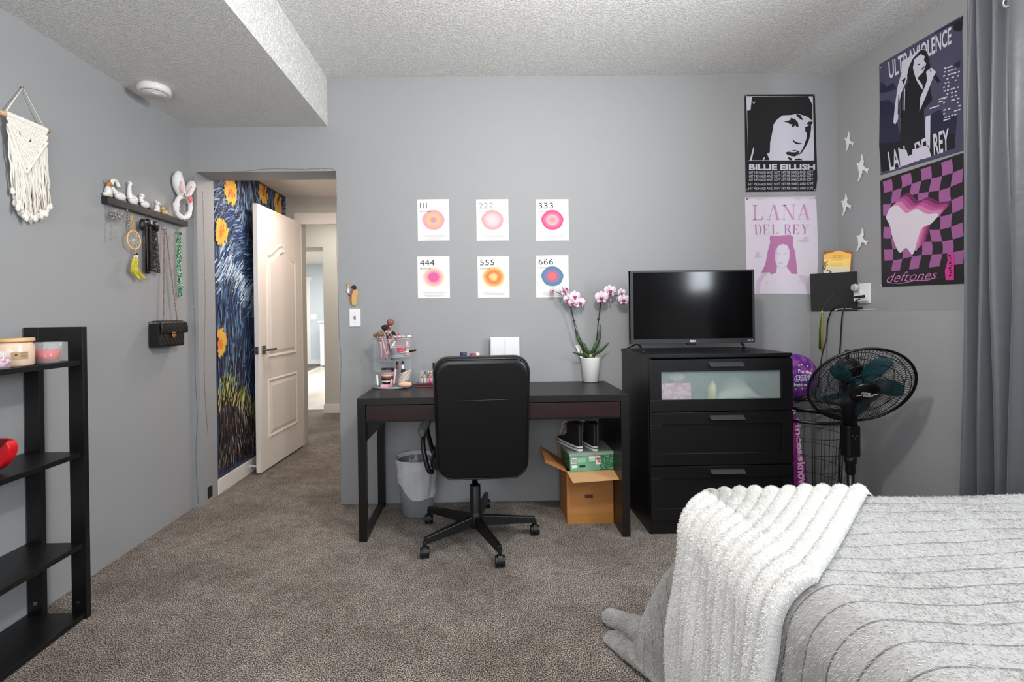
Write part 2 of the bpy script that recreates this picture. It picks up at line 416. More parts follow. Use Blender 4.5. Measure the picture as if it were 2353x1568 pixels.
w = MB(); w.box((-1.70, YD-.016, 0), (-1.635, YD, 2.03)); w.box((-.845, YD-.016, 0), (-.775, YD, 2.03)); w.box((-1.70, YD-.018, 2.03), (-.775, YD, 2.125)); w.box((-1.70, YD-.026, 2.02), (-.775, YD, 2.035))
struct(w.build('trim_1', M_TRIM, bev=.004), 'white casing around the inner door frame')
w = MB(); w.box((XM, D+WT, 0), (XM+.013, YD-.02, .10))
struct(w.build('baseboard_hall_left', M_TRIM, bev=.003), 'white baseboard under the painted wall')
# passage between the two openings
XW = PZ(748, 949, 0).x
sbox('wall_passage_left', (-3.0, YD+.11, 0), (-2.9, 6.3, 2.5), M_HALL)
sbox('wall_passage_right', (-.4, YD+.11, 0), (-.3, 12.2, 2.5), M_HALL)
w = MB().box((XW, YP, 0), (-.3, YP+.4, 2.5)).box((-2.9, YP, 2.02), (XW, YP+.4, 2.5))
struct(w.build('wall_passage_end', M_HALL))
sbox('baseboard_passage', (XW-.012, YP-.013, 0), (-.4, YP, .105), M_TRIM)
sbox('ceiling', (-3.0, YD+.11, 2.44), (-.3, YP+.1, 2.54), M_SMOOTH, 'pale passage ceiling')
sbox('ceiling', (-7, 6.2, 2.47), (-.3, 12.3, 2.57), M_SMOOTH, 'bright far room ceiling')
YE = 11.9
sbox('wall_far', (-7, YE, 0), (-.3, YE+.1, 2.5), M_BLUEW, 'pale blue grey far wall')
sbox('wall_far_left', (-7.1, 6.2, 0), (-7, 12, 2.5), M_BLUEW)
xc0 = PY(706, 750, YE).x; xc1 = PY(714, 750, YE).x
w = MB().box((xc0, YE-.02, 0), (xc1, YE, 2.05)).box((xc0-1.1, YE-.025, 2.05), (xc1+.04, YE, 2.15)).box((xc0-1.1, YE-.02, 0), (xc0-1.02, YE, 2.05))
struct(w.build('trim_2', M_TRIM), 'white casing of the front door')
sbox('baseboard_far', (xc1, YE-.015, 0), (-.4, YE, .1), M_TRIM)
d2 = struct(MB().box((xc0-1.02, YE-.012, .01), (xc0, YE+.02, 2.05)).build('door_2', mat('grey_front_door_paint', (196, 197, 192), .5)), 'grey front door far down the passage')
MB().box((xc0-.13, YE-.05, 1.27), (xc0-.06, YE-.012, 1.45)).build('keypad_lock', M_GPL, d2, bev=.005)
MB().ell((xc0-.09, YE-.05, .98), .035).build('door_knob', M_NICK, d2)
p0 = PY(713, 722, YE); p1 = PY(728, 735, YE)
tag(MB().box((p0.x, YE-.02, p1.z), (p1.x, YE, p0.z)).build('switch_plate', M_WHT, bev=.003), 'wide white switch plate beside the far front door', 'light switch')
p0 = PY(738, 738, 11.4)
c = MB().box((p0.x, 11.3, .02), (p0.x+1.2, YE-.02, p0.z-.04)).box((p0.x-.03, 11.27, p0.z-.04), (p0.x+1.23, YE-.016, p0.z))
tag(c.build('cabinet', mat('white_far_cabinet_paint', (225, 228, 230), .4)), 'white waist-high cabinet far down the passage', 'cabinet')
a = PZ(690, 856, 0.); b = PZ(745, 837, 0.); c_ = PZ(690, 839, 0.)
tag(MB().prism([(a.x-.3, a.y, -.004), (a.x+.1, a.y, -.004), (b.x, b.y, -.004), (c_.x-1, b.y, -.004)], (0, 0, .008)).build('entry_mat', M_MATT), 'dark grey mat in front of the far door', 'mat')

# mural: abstract brushwork in blues, browns and orange
def mural():
    rnd = random.Random(3); mb = MB(); y0, y1, z0, z1 = D+WT+.001, YD-.02, .1, HV
    base = (52, 68, 98)
    cols = [base, (76, 106, 146), (128, 154, 184), (196, 212, 226), (50, 56, 68), (32, 56, 108), (66, 54, 50), (38, 30, 30), (104, 86, 80), (170, 160, 156), (214, 206, 110), (232, 178, 70), (226, 128, 60), (130, 140, 70)]
    mb.box((XM, y0, z0), (XM+.003, y1, z1))
    def stroke(y, z, ang, L, wd, k, lay):
        mb.k = k; x = XM+.0032+lay*9e-7; u = (cos(ang), sin(ang)); n = (-u[1], u[0]); pts = []
        for a, b in ((-1, -.25), (-.7, -1), (.7, -.9), (1, .1), (.6, 1), (-.8, .8)):
            pts.append((x, y+u[0]*a*L/2+n[0]*b*wd/2, z+u[1]*a*L/2+n[1]*b*wd/2))
        mb.poly(pts)
    dabs = [PX(527, 440, XM), PX(603, 440, XM), PX(506, 532, XM), PX(636, 470, XM), PX(502, 785, XM)]
    for i in range(7600):
        y = rnd.uniform(y0+.03, y1-.03); z = rnd.uniform(z0+.06, z1-.04)
        h = z + .12*sin(y*7) + rnd.uniform(-.07, .07)
        if h > 1.85: k = rnd.choice((4, 4, 0, 2, 2, 1, 4)); ang = 1.1+.9*sin(y*4.1+z*2.2)
        elif h > 1.52: k = rnd.choice((1, 2, 0, 4, 5)); ang = .9+.7*sin(y*5+z*3)
        elif h > 1.3: k = rnd.choice((3, 3, 2, 2, 1, 3)); ang = .55+.3*sin(y*6)
        elif h > .95: k = rnd.choice((1, 2, 0, 5, 1, 6)); ang = 1.35+.25*sin(z*9+y*3)
        elif h > .62: k = rnd.choice((5, 1, 6, 7, 0, 2)); ang = 1.45+.2*sin(y*8)
        elif h > .52: k = rnd.choice((10, 13, 10, 6)); ang = 1.2
        else: k = rnd.choice((6, 7, 7, 6, 8, 7, 9)); ang = 1.5+.25*sin(y*9+z*4)
        stroke(y, z, ang+rnd.uniform(-.12, .12), rnd.uniform(.05, .13), rnd.uniform(.007, .013), k, i)
    for iq, q in enumerate(dabs):
        for i in range(60):
            a = rnd.uniform(0, 6.28); r = sqrt(rnd.random()); y = q.y+cos(a)*r*.075; z = q.z+sin(a)*r*.085
            if y0+.03 < y < y1-.03 and z < z1-.03:
                stroke(y, z, 1.4+rnd.uniform(-.4, .4), .06, .022, 11 if r > .45 else 12, 7700+iq*60+i)
    o = mb.build('wall_mural', [flat(c) for c in cols])
    return tag(o, 'painted blue, brown and orange brushwork mural on the wall behind the open door', 'mural')
mural()

# open white panel door (hinged on the inner frame)
def door():
    hx, hy = -1.628, 4.37; e = PZ(600, 1092, 0); ang = atan2(e.y-hy, e.x-hx); L = hypot(e.x-hx, e.y-hy); th = .036
    t = bpy.data.objects.new('door_1', None); COL.objects.link(t); t.location = (hx, hy, 0); struct(t, 'open white two-panel door with a lever handle')
    R = Matrix.Translation((hx, hy, 0)) @ Matrix.Rotation(ang, 4, 'Z')     # local x: hinge -> latch ; local +y = visible face?
    sgn = 1 if (Matrix.Rotation(ang, 3, 'Z') @ V((0, 1, 0))).x > 0 else -1
    mb = MB(); mb.M = R; z0, z1 = .012, 2.03
    ya, yb = 0, -sgn*th
    mb.box((0, min(ya, yb), z0), (L, max(ya, yb), z1)); mb.build('door_slab', M_DOOR, t, bev=.002)
    # raised mouldings
    f = .003*sgn
    def arc_panel(x0, x1, zb, zt, arch):
        pts = [(x0, zb), (x1, zb)]
        if arch:
            for i in range(13):
                u = i/12; pts.append((x1+(x0-x1)*u, zt-arch+arch*(.5-.5*cos(2*pi*u))))
        else: pts += [(x1, zt), (x0, zt)]
        return pts
    m = MB(); m.M = R
    for zb, zt, ar in ((.86, 1.78, .11), (.24, .70, 0)):
        o = arc_panel(.12, L-.12, zb, zt, ar); n = len(o); cx = L/2; cz = (zb+zt)/2
        def inset(q, k): return (q[0]+(k if q[0] < cx else -k), q[1]+(k if q[1] < cz else -k))
        r0 = [m.P((x, f*.1, z)) for x, z in o]; r1 = [m.P((inset((x, z), .012)[0], f*2.6, inset((x, z), .012)[1])) for x, z in o]
        r2 = [m.P((inset((x, z), .03)[0], f*.2, inset((x, z), .03)[1])) for x, z in o]; r3 = [m.P((inset((x, z), .06)[0], f*2.4, inset((x, z), .06)[1])) for x, z in o]
        for A, B in ((r0, r1), (r1, r2), (r2, r3)):
            for i in range(n): m.F((A[i], A[(i+1) % n], B[(i+1) % n], B[i]))
        m.F(r3)
    m.build('panel_moulding', M_DOOR, t)
    for side in (1, -1):
        y0 = (0 if side == 1 else -sgn*th); s = sgn*side
        h = MB(); h.M = R; zc = .93
        h.box((L-.085, min(y0, y0+s*.008), zc-.032), (L-.035, max(y0, y0+s*.008), zc+.032))
        h.cyl((L-.06, y0, zc), (L-.06, y0+s*.045, zc), .009, n=12)
        h.box((L-.175, min(y0+s*.038, y0+s*.05), zc-.009), (L-.05, max(y0+s*.038, y0+s*.05), zc+.009))
        h.build('door_handle', M_NICK, t, bev=.001)
    h = MB(); h.M = R; h.box((L, min(-sgn*.031, -sgn*.006), .90), (L+.0015, max(-sgn*.031, -sgn*.006), .96)); h.box((L, min(-sgn*.024, -sgn*.013), .92), (L+.01, max(-sgn*.024, -sgn*.013), .94))
    h.build('latch_plate', M_NICK, t)
door()
q = PX(575, 1076, XM+.013)
o = MB(); o.cyl((XM+.013, q.y, .055), (XM+.02, q.y, .055), .014); o.cyl((XM+.02, q.y, .055), (XM+.07, q.y, .055), .006, n=10); o.cyl((XM+.07, q.y, .055), (XM+.082, q.y, .055), .009, n=12)
tag(o.build('door_stop', M_WHT), 'small white door stop on the baseboard behind the open door', 'door stop')

# ------------------------------------------------------------------ doorway extras
def string_light(pts, label):
    mb = MB(); path = []
    rnd = random.Random(len(pts))
    sp = smooth_path(pts, 10)
    mb.tube(sp, .0011, 4)
    w_ = mb.build('wire_string_light', mat('copper_wire', (150, 130, 125), .4, metal=.6)); tag(w_, label, 'string light')
    b = MB()
    for i in range(3, len(sp), 7): b.ell(sp[i], (.002, .002, .003), 6, 4)
    b.build('tiny_bulb', mat('frosted_tiny_bulb', (225, 200, 200), .3), w_)['kind'] = 'stuff'
rnd = random.Random(5)
yb = D-.002
L1 = [PY(463+rnd.uniform(-3, 3)-14, 1160, yb)]
pl = [(455, 1158), (449, 1050), (452, 960), (448, 860), (447, 760), (445, 650), (444, 560), (444, 470), (447, 402), (500, 396), (560, 394), (620, 388), (690, 389), (740, 388), (768, 392), (775, 440), (774, 560), (777, 650), (778, 760), (783, 830), (782, 940), (781, 1040), (782, 1130)]
string_light([PY(x+rnd.uniform(-1.5, 1.5), y, yb) for x, y in pl], 'thin wire string light taped around the outside of the doorway')
xj = XO0+.002
pl = [(466, 440), (468, 520), (470, 600), (472, 700), (470, 800), (471, 900), (478, 1000)]
string_light([PX(x, y, xj) for x, y in pl], 'thin wire string light running down inside the left door jamb')
q0 = PX(477, 1121, XO0); q1 = PX(487, 1140, XO0)
tag(MB().box((XO0, min(q0.y, q1.y), q1.z), (XO0+.004, max(q0.y, q1.y), q0.z)).build('jamb_plate', M_BPL), 'small black square plate low on the left door jamb', 'plate')

# smoke alarm
q = PZ(355, 200, HS)
t = thing('smoke_alarm', 'round white smoke alarm on the lowered ceiling', 'smoke alarm', (q.x, q.y, HS))
m = MB(); m.lathe([(0, 0), (.070, 0), (.074, -.006), (.074, -.026), (.068, -.034), (.060, -.036), (.058, -.034), (.055, -.034), (.053, -.038), (0, -.040)], (q.x, q.y, HS), 40); m.build('alarm_body', mat('warm_white_plastic', (232, 226, 224), .4), t)
m = MB(); m.lathe([(.016, -.038), (.015, -.0415), (0, -.042)], (q.x+.01, q.y-.01, HS), 20); m.build('test_button', M_WHT, t)

# light switch and hot dog ornament
def wallpt(px, py, off=0): return PY(px, py, D-off)
a = wallpt(803, 710); b = wallpt(829, 751)
t = thing('light_switch', 'white toggle light switch plate beside the doorway', 'light switch', ((a.x+b.x)/2, D, (a.z+b.z)/2))
MB().box((a.x, D-.007, b.z), (b.x, D, a.z)).build('switch_plate', M_WHT, t, bev=.003)
cx, cz = (a.x+b.x)/2, (a.z+b.z)/2
MB().box((cx-.005, D-.016, cz-.003), (cx+.005, D-.006, cz+.010)).box((cx-.006, D-.0075, cz-.012), (cx+.006, D-.0065, cz+.012)).build('toggle', M_NICK, t)
for s in (1, -1): MB().cyl((cx, D-.0078, cz+s*.03), (cx, D-.006, cz+s*.03), .003, n=10).build('screw', M_NICK, t)
C = lambda x, y: (780+x/5.808, 640+y/5.808)
def W_(x, y, off): q = C(x, y); return PY(q[0], q[1], D-off)
t = thing('hot_dog_ornament', 'flat hot dog shaped ornament above the light switch', 'ornament', tuple(W_(200, 250, 0)))
def slab(name, pts, off, th, m, par, bev=.0015): MB().prism([W_(x, y, off) for x, y in pts], (0, -th, 0)).build(name, m, par, bev=bev)
slab('bun', [(190,165),(215,148),(240,160),(253,190),(243,240),(240,310),(228,350),(200,365),(172,350),(165,290),(168,220)], .004, .010, mat('tan_bun', (214, 170, 112), .6), t)
slab('bun', [(135,255),(150,250),(170,300),(200,366),(165,362),(148,330)], .002, .006, MATS['tan_bun'], t)
slab('sausage', [(160,170),(180,140),(205,150),(195,180),(178,240),(176,310),(190,358),(165,345),(148,290),(146,230),(155,200)], .002, .010, mat('brown_sausage', (150, 72, 36), .4), t)
slab('cap', [(160,125),(172,100),(200,92),(225,105),(230,135),(215,150),(195,142),(175,132)], .002, .012, M_BPL, t)
slab('glove', [(108,145),(122,135),(138,148),(135,185),(120,205),(104,180)], .002, .008, M_WHT, t)
slab('fork', [(112,140),(108,108),(88,75),(96,74),(108,95),(113,68),(120,92),(128,68),(130,95),(124,140)], .002, .004, M_WOOD, t, 0)
MB().tube(smooth_path([W_(118, 200, .006), W_(125, 220, .006), W_(150, 226, .006), W_(172, 218, .006)], 5), .002, 6).build('arm', M_BPL, t)

# ------------------------------------------------------------------ wall prints
def print_mat(name, stops, cz, sx, sz):
    m = bpy.data.materials.new(name); m.use_nodes = True; t = NT(m); I = t.b.inputs; I['Roughness'].default_value = .6
    tc = t.add('ShaderNodeTexCoord'); mp = t.add('ShaderNodeMapping'); mp.vector_type = 'POINT'
    mp.inputs['Scale'].default_value = (1/sx, 0, 1/sz); mp.inputs['Location'].default_value = (0, 0, -cz/sz)
    ln = t.add('ShaderNodeVectorMath', operation='LENGTH'); r = t.add('ShaderNodeValToRGB')
    nz = t.add('ShaderNodeTexNoise'); nz.inputs['Scale'].default_value = 14
    nm = t.add('ShaderNodeMapping'); nm.inputs['Scale'].default_value = (.35, 1, 1.6)
    ad = t.add('ShaderNodeMath', operation='MULTIPLY_ADD'); ad.inputs[1].default_value = .22
    t.ln(tc.outputs['Object'], mp.inputs[0]); t.ln(mp.outputs[0], ln.inputs[0]); t.ln(tc.outputs['Object'], nm.inputs[0]); t.ln(nm.outputs[0], nz.inputs['Vector'])
    sb = t.add('ShaderNodeMath', operation='SUBTRACT'); sb.inputs[1].default_value = .11
    t.ln(ln.outputs['Value'], sb.inputs[0]); t.ln(nz.outputs[0], ad.inputs[0]); t.ln(sb.outputs[0], ad.inputs[2]); 
    hv = t.add('ShaderNodeMath', operation='MULTIPLY'); hv.inputs[1].default_value = .8; t.ln(ad.outputs[0], hv.inputs[0]); t.ln(hv.outputs[0], r.inputs[0])
    e = r.color_ramp.elements; e[0].position = 0; e[0].color = lin(stops[0][1]); e[1].position = 1; e[1].color = lin((240, 238, 234))
    for p, c in stops[1:]: k = e.new(p*.8); k.color = lin(c)
    t.ln(r.outputs[0], I['Base Color']); return m
WP = (240, 238, 234)
prints = [
 ('111', 'INTUITION', (959,459,1033,553), [(0,(190,140,170)),(.22,(205,150,165)),(.42,(240,190,130)),(.72,(235,165,150)),(.9,(225,150,170)),(1.04,WP)], 'white print marked 111 with a peach and mauve blurred disc'),
 ('222', 'ALIGNMENT', (1094,459,1169,553), [(0,(244,200,205)),(.45,(245,196,200)),(.75,(238,165,168)),(.9,(240,150,155)),(1.02,WP)], 'white print marked 222 with a pale pink blurred disc'),
 ('333', 'SUPPORT', (1231,459,1307,553), [(0,(240,120,165)),(.25,(240,150,160)),(.42,(245,180,160)),(.62,(238,105,155)),(.92,(215,50,115)),(1.02,WP)], 'white print marked 333 with a hot pink blurred disc'),
 ('444', 'PROTECTION', (959,590,1034,685), [(0,(215,100,150)),(.4,(225,90,150)),(.55,(235,150,180)),(.78,(245,195,160)),(1.05,WP)], 'white print marked 444 with a rose disc in a peach halo'),
 ('555', 'CHANGE', (1097,590,1171,684), [(0,(250,210,150)),(.28,(246,190,120)),(.5,(222,112,50)),(.72,(240,150,90)),(.92,(248,200,130)),(1.06,WP)], 'white print marked 555 with an orange ring'),
 ('666', 'REFLECT', (1231,588,1307,683), [(0,(245,115,80)),(.28,(240,110,90)),(.42,(200,80,140)),(.6,(110,125,165)),(.92,(60,120,140)),(1.02,WP)], 'white print marked 666 with a teal disc and orange centre')]
dark = flat((30, 28, 32)); greyt = flat((150, 146, 146))
for num, word, (x0, y0, x1, y1), stops, lab in prints:
    a = wallpt(x0, y0); b = wallpt(x1, y1); cx = (a.x+b.x)/2; cz = (a.z+b.z)/2; w_, h_ = b.x-a.x, a.z-b.z
    mb = MB(); Y = D-.0015; mb.box((a.x, Y-.001, b.z), (b.x, D, a.z))
    fn = lambda u, v: (a.x+u*w_, Y-.0015, a.z-v*h_)
    mb.k = 1 if num != '222' else 2
    tw = .22 if num == '111' else .45
    text(mb, num, ((.08,.08),(.08+tw,.08),(.08+tw,.215),(.08,.215)), fn, space=1.05)
    text(mb, word, ((.08,.275),(.42,.275),(.42,.31),(.08,.31)), fn)
    mb.k = 2
    for i in range(4):
        rr = random.Random(i); l = .16+.02*i+(i == 3)*.06
        mb.poly([fn(l, .868+i*.028), fn(1-l+.02, .868+i*.028), fn(1-l+.02, .874+i*.028), fn(l, .874+i*.028)])
    pm = print_mat('print_'+num, stops, 0, .072, .064)
    tag(mb.build('wall_print', [pm, dark, greyt], loc=(cx, D-.001, cz)), lab, 'wall print', 'numbered prints on the back wall')

# ------------------------------------------------------------------ posters on the back wall
def poster(name, sheet_pts, plane, sheet_col, layers, label, nrm, rough=.45, cat='poster', tacks=None):
    """plane(px,py,off) -> 3D; layers: list of (colour, polys/texts)"""
    cols = [sheet_col]; mb = MB()
    mb.prism([plane(x, y, .002) for x, y in sheet_pts], V(nrm)*.0006)
    lay = 0
    for col, items in layers:
        if col not in cols: cols.append(col)
        mb.k = cols.index(col); lay += 1; off = .0029+lay*.0002
        for it in items:
            if callable(it): it(mb, lambda x, y, o=off: plane(x, y, o))
            else: mb.poly([plane(x, y, off) for x, y in it])
    o = mb.build(name, [mat('poster_%d_%d_%d' % c, c, rough) for c in cols])
    tag(o, label, cat)
    if tacks:
        for x, y in tacks:
            k = MB(); p = V(plane(x, y, .003)); k.cyl(p, p+V(nrm)*.005, .0045, n=12); k.build('push_pin', M_STEEL, o)
    return o
s1 = 3.138; CB = lambda x, y: (1690+x/s1, 200+y/s1)
def pb(x, y, off): q = CB(x, y); return PY(q[0], q[1], D-off)
T = lambda s, q, **k: (lambda mb, fn: text(mb, s, q, fn, **k))
LV = (204, 202, 214); BK = (27, 26, 28)
hm = 'HIT ME HARD AND SOFT HIT ME HARD AND SOFT'
poster('band_poster', [(65,55),(572,52),(582,400),(590,660),(580,752),(73,757),(68,400)], pb, BK, [
 (LV, [[(78,66),(558,68),(568,530),(92,530)]]),
 (BK, [[(120,70),(525,68),(556,130),(556,245),(520,215),(450,192),(400,202),(340,205),(300,235),(275,270),(265,330),(250,400),(248,470),(232,485),(250,528),(92,528),(84,170),(108,168)],
   [(438,194),(470,202),(490,242),(465,230),(440,208)], [(345,250),(372,246),(395,238),(400,222),(430,232),(450,255),(456,285),(440,288),(432,275),(415,292),(405,285),(412,270),(390,268),(380,258)],
   [(512,268),(528,250),(556,248),(556,268),(535,274)], [(502,290),(520,282),(546,268),(546,300),(540,345),(528,390),(505,435),(478,475),(442,502),(470,468),(492,430),(512,370),(516,335),(504,320)],
   [(412,372),(424,388),(450,402),(480,405),(468,413),(440,412),(418,398)], [(358,474),(395,462),(425,454),(462,464),(456,482),(430,502),(400,498),(375,490)],
   [(375,503),(402,512),(410,528),(388,528)], [(430,520),(460,514),(488,528),(430,528)]]),
 (LV, [[(105,528),(112,495),(128,438),(134,440),(128,480),(117,528)], [(196,528),(205,505),(213,507),(206,528)], [(228,480),(236,478),(256,528),(246,528)], [(122,104),(128,112),(134,112),(142,104),(145,108),(135,117),(134,126),(129,126),(129,117),(119,108)], [(380,468),(420,460),(448,468),(420,472)],
   T('BILLIE EILLISH', ((98,556),(574,556),(574,597),(98,600)), bold=.03, space=.95)] +
  [T(hm, ((98+dx,y0),(560-dx,y0-4),(560-dx,y0+16),(98+dx,y0+19))) for y0, dx in ((608,0),(634,0),(661,0),(692,-3),(723,-3))]),
 ], 'black and white poster of a face in a beanie, upper one on the back wall', (0, -1, 0), tacks=[(72,64),(564,62),(82,742),(568,742)])
PK = (188, 122, 168); PK2 = (205, 150, 190); SH = (222, 214, 226); LP = (208, 190, 214)
poster('band_poster', [(68,797),(581,790),(590,1000),(596,1180),(586,1495),(85,1492),(76,1200)], pb, SH, [
 (LP, [[(70,799),(580,792),(575,806),(540,812),(500,800),(450,812),(400,800),(330,808),(250,802),(180,812),(120,806),(72,812)], [(440,1112),(480,1100),(500,1078),(520,1082),(536,1105),(515,1120),(480,1122)], [(130,1240),(142,1215),(150,1190),(168,1186),(176,1215),(205,1220),(170,1232)],
   [(150,1400),(190,1350),(240,1335),(200,1380),(175,1440),(180,1490),(150,1490)], [(455,1360),(500,1355),(525,1400),(535,1490),(515,1490),(500,1430),(470,1400)]]),
 (PK2, [lambda mb, fn: serif(mb, 'LANA', ((120,852),(542,848),(542,956),(120,960)), fn)]),
 (PK, [lambda mb, fn: serif(mb, 'DEL REY', ((135,992),(532,990),(528,1060),(140,1063)), fn),
   [(255,1070),(300,1074),(395,1065),(418,1082),(414,1135),(432,1200),(440,1280),(447,1350),(410,1356),(385,1320),(365,1290),(300,1290),(292,1350),(265,1368),(245,1336),(185,1342),(215,1280),(232,1190),(250,1120),(246,1085)]]),
 (SH, [[(290,1175),(310,1145),(340,1132),(372,1142),(390,1180),(388,1240),(372,1285),(362,1300),(366,1345),(440,1350),(470,1400),(500,1430),(505,1490),(190,1490),(200,1400),(250,1355),(296,1340),(300,1290),(284,1240)]]),
 (LP, [[(292,1170),(302,1160),(296,1290),(286,1250)], [(298,1202),(325,1196),(328,1202),(300,1208)], [(348,1202),(375,1194),(377,1200),(350,1208)], [(305,1268),(325,1262),(345,1268),(325,1282)], [(334,1306),(365,1288),(366,1294),(334,1312),(300,1294),(300,1288)], [(222,1410),(232,1405),(236,1418),(226,1424)], [(448,1396),(462,1400),(468,1412),(452,1406)]]),
 ], 'pale pink poster of a long-haired woman, lower one on the back wall', (0, -1, 0), tacks=[(81,808),(570,803)])

# ------------------------------------------------------------------ posters on the right wall
s2 = 4.127
def pu(x, y, off): return PX(1980+x/s2, 20+y/s2, XR-off)
def inv_u(y, z):   # room point on the right wall -> crop coordinates of the upper poster
    d = V((XR, y, z))-EYE; w_ = d.dot(cF); return ((W/2+SX+F*d.dot(cR)/w_-1980)*s2, (H/2+SY-F*d.dot(cU)/w_-20)*s2)
DU = (74, 72, 96); DN = (34, 36, 62)
rr = random.Random(11)
def little(mb, fn):
    for i in range(14):
        y0 = 560+i*36
        for k in range(5):
            x0 = 780+k*32+rr.uniform(-8, 8); yy = y0-(x0-780)*.28
            if rr.random() < .35 or x0 < 700: continue
            w_ = rr.uniform(14, 26); mb.poly([fn(x0, yy), fn(x0+w_, yy-w_*.28), fn(x0+w_, yy+13-w_*.28), fn(x0, yy+13)])
    for a in ((732,862,812,836),(730,888,770,876),(645,948,735,920),(775,1062,840,1042),(845,585,895,570)):
        mb.poly([fn(a[0],a[1]-7), fn(a[2],a[3]-7), fn(a[2],a[3]+5), fn(a[0],a[1]+5)])
corn = [inv_u(2.692, 2.560), inv_u(2.225, 2.547), inv_u(2.225, 1.915), inv_u(2.692, 1.935)]
poster('band_poster', corn, pu, DU, [
 (DN, [[(172,880),(250,862),(300,895),(330,1060),(360,1190),(600,1200),(600,1100),(660,1000),(740,955),(790,1020),(905,1010),(880,1325),(188,1552),(165,1300)], [(180,690),(240,740),(300,700),(330,760),(250,790),(176,800)], [(880,520),(935,490),(930,560),(870,540)],[(680,235),(960,70),(950,220),(870,200),(860,150),(700,238)]]),
 ((20,20,24), [[(165,1280),(300,1270),(400,1250),(880,1190),(880,1325),(188,1552)], [(875,150),(910,110),(955,120),(950,200),(900,220),(870,200)]]),
 ((214,210,224), [T('ULTRAVIOLENCE', ((252,505),(850,168),(850,332),(262,672)), bold=.02), T('LANA DEL REY', ((245,1362),(825,1130),(828,1342),(270,1540)), bold=.02), little]),
 ((208,204,220), [[(380,500),(480,440),(540,388),(600,385),(630,430),(560,470),(500,560),(440,640),(410,720),(380,790),(350,900),(345,1050),(318,1100),(300,1080),(318,900),(345,720),(378,610)],
    [(345,1330),(420,1340),(520,1330),(600,1300),(640,1320),(655,1402),(560,1430),(370,1500)], [(606,1025),(652,1008),(648,1330),(598,1240)]]),
 ((24,23,27), [[(510,445),(560,392),(605,392),(632,440),(640,510),(655,560),(690,620),(640,700),(668,870),(590,950),(592,1100),(605,1220),(480,1290),(480,1380),(440,1400),(400,1250),(370,1300),(362,1200),(380,1000),(400,900),(400,780),(440,690),(430,640),(445,560),(480,480)],
    [(380,680),(420,650),(400,720)], [(348,820),(356,815),(352,1010),(342,1000)], [(372,800),(380,790),(384,1030),(370,1040)]]),
 ((208,204,220), [[(486,560),(500,480),(560,430),(598,450),(590,490),(612,520),(585,600),(545,640),(530,660),(575,720),(582,770),(560,750),(520,680),(500,620)],
    [(548,972),(556,840),(600,740),(622,670),(610,600),(660,556),(706,600),(678,650),(652,720),(610,830)], [(404,760),(412,755),(408,970),(398,960)]]),
 ((24,23,27), [[(678,640),(702,622),(742,685),(720,706)], [(525,532),(555,518),(548,534),(530,540)], [(560,575),(598,540),(596,556),(572,580)], [(645,590),(660,575),(664,585),(652,597)]]),
 ], 'dark purple poster of a woman singing into a microphone, upper one beside the curtain', (-1, 0, 0), tacks=[(186,560),(950,72),(195,1555)])
s3 = 4.61
def pd(x, y, off): return PX(1980+x/s3, 340+y/s3, XR-off)
def inv_d(y, z):
    d = V((XR, y, z))-EYE; w_ = d.dot(cF); return ((W/2+SX+F*d.dot(cR)/w_-1980)*s3, (H/2+SY-F*d.dot(cU)/w_-340)*s3)
PU = (164, 96, 152); DB = (30, 27, 32)
def checks(mb, fn):
    ya, yb_, za, zb_ = 2.678, 2.228, 1.893, 1.385
    def g(i, j):
        a = i/8; b = j/8
        a2 = a+.018*sin(b*9+1)*sin(pi*a)+.012*sin(b*17); b2 = b+.02*sin(a*10)*sin(pi*b)
        return inv_d(ya+(yb_-ya)*min(max(a2, 0), 1), za+(zb_-za)*min(max(b2, 0), 1))
    for i in range(8):
        for j in range(8):
            if (i+j) % 2: continue
            q = []
            for k in range(4): q.append(g(i+k/4, j))
            for k in range(4): q.append(g(i+1, j+k/4))
            for k in range(4): q.append(g(i+1-k/4, j+1))
            for k in range(4): q.append(g(i, j+1-k/4))
            mb.poly([fn(*p) for p in q])
# a plain flowing ribbon takes the place of the artwork
def wave_shape(dx, dy):
    k = [(255,740),(300,640),(380,610),(470,690),(580,650),(690,700),(810,700),(740,800),(640,850),(590,980),(540,1130),(470,1060),(400,1110),(330,960),(300,830)]
    sp = smooth_path([(a+dx, b+dy, 0) for a, b in k+k[:1]], 5)[:-1]
    return [(p.x, p.y) for p in sp]
corn = [inv_d(2.694, 1.908), inv_d(2.225, 1.905), inv_d(2.225, 1.292), inv_d(2.694, 1.302)]
poster('band_poster', corn, pd, DB, [
 (PU, [checks]), ((110,40,92), [wave_shape(130,-130)]), ((168,62,128), [wave_shape(100,-100)]), ((190,90,148), [wave_shape(70,-70)]), ((214,130,178), [wave_shape(38,-38)]), ((222,214,224), [wave_shape(0,0)]),
 ((206,130,186), [T('deftones', ((275,1325),(805,1290),(795,1385),(262,1432)), shear=.35, bold=-.008), [(265,1432),(420,1440),(560,1410),(700,1405),(815,1372),(700,1398),(560,1402),(420,1432)]]),
 ((214,60,150), [[(905,1120),(965,1100),(978,1180),(978,1400),(890,1400),(880,1300),(910,1200)]]), ((40,10,32), [[(915+20*i%50,1140+i*26),(940+18*i%40,1130+i*26),(945,1150+i*26),(925,1158+i*26)] for i in range(9)]),
 ], 'black and purple chequered poster with a white flowing shape, lower one beside the curtain', (-1, 0, 0), tacks=[(216,345),(216,1460)])

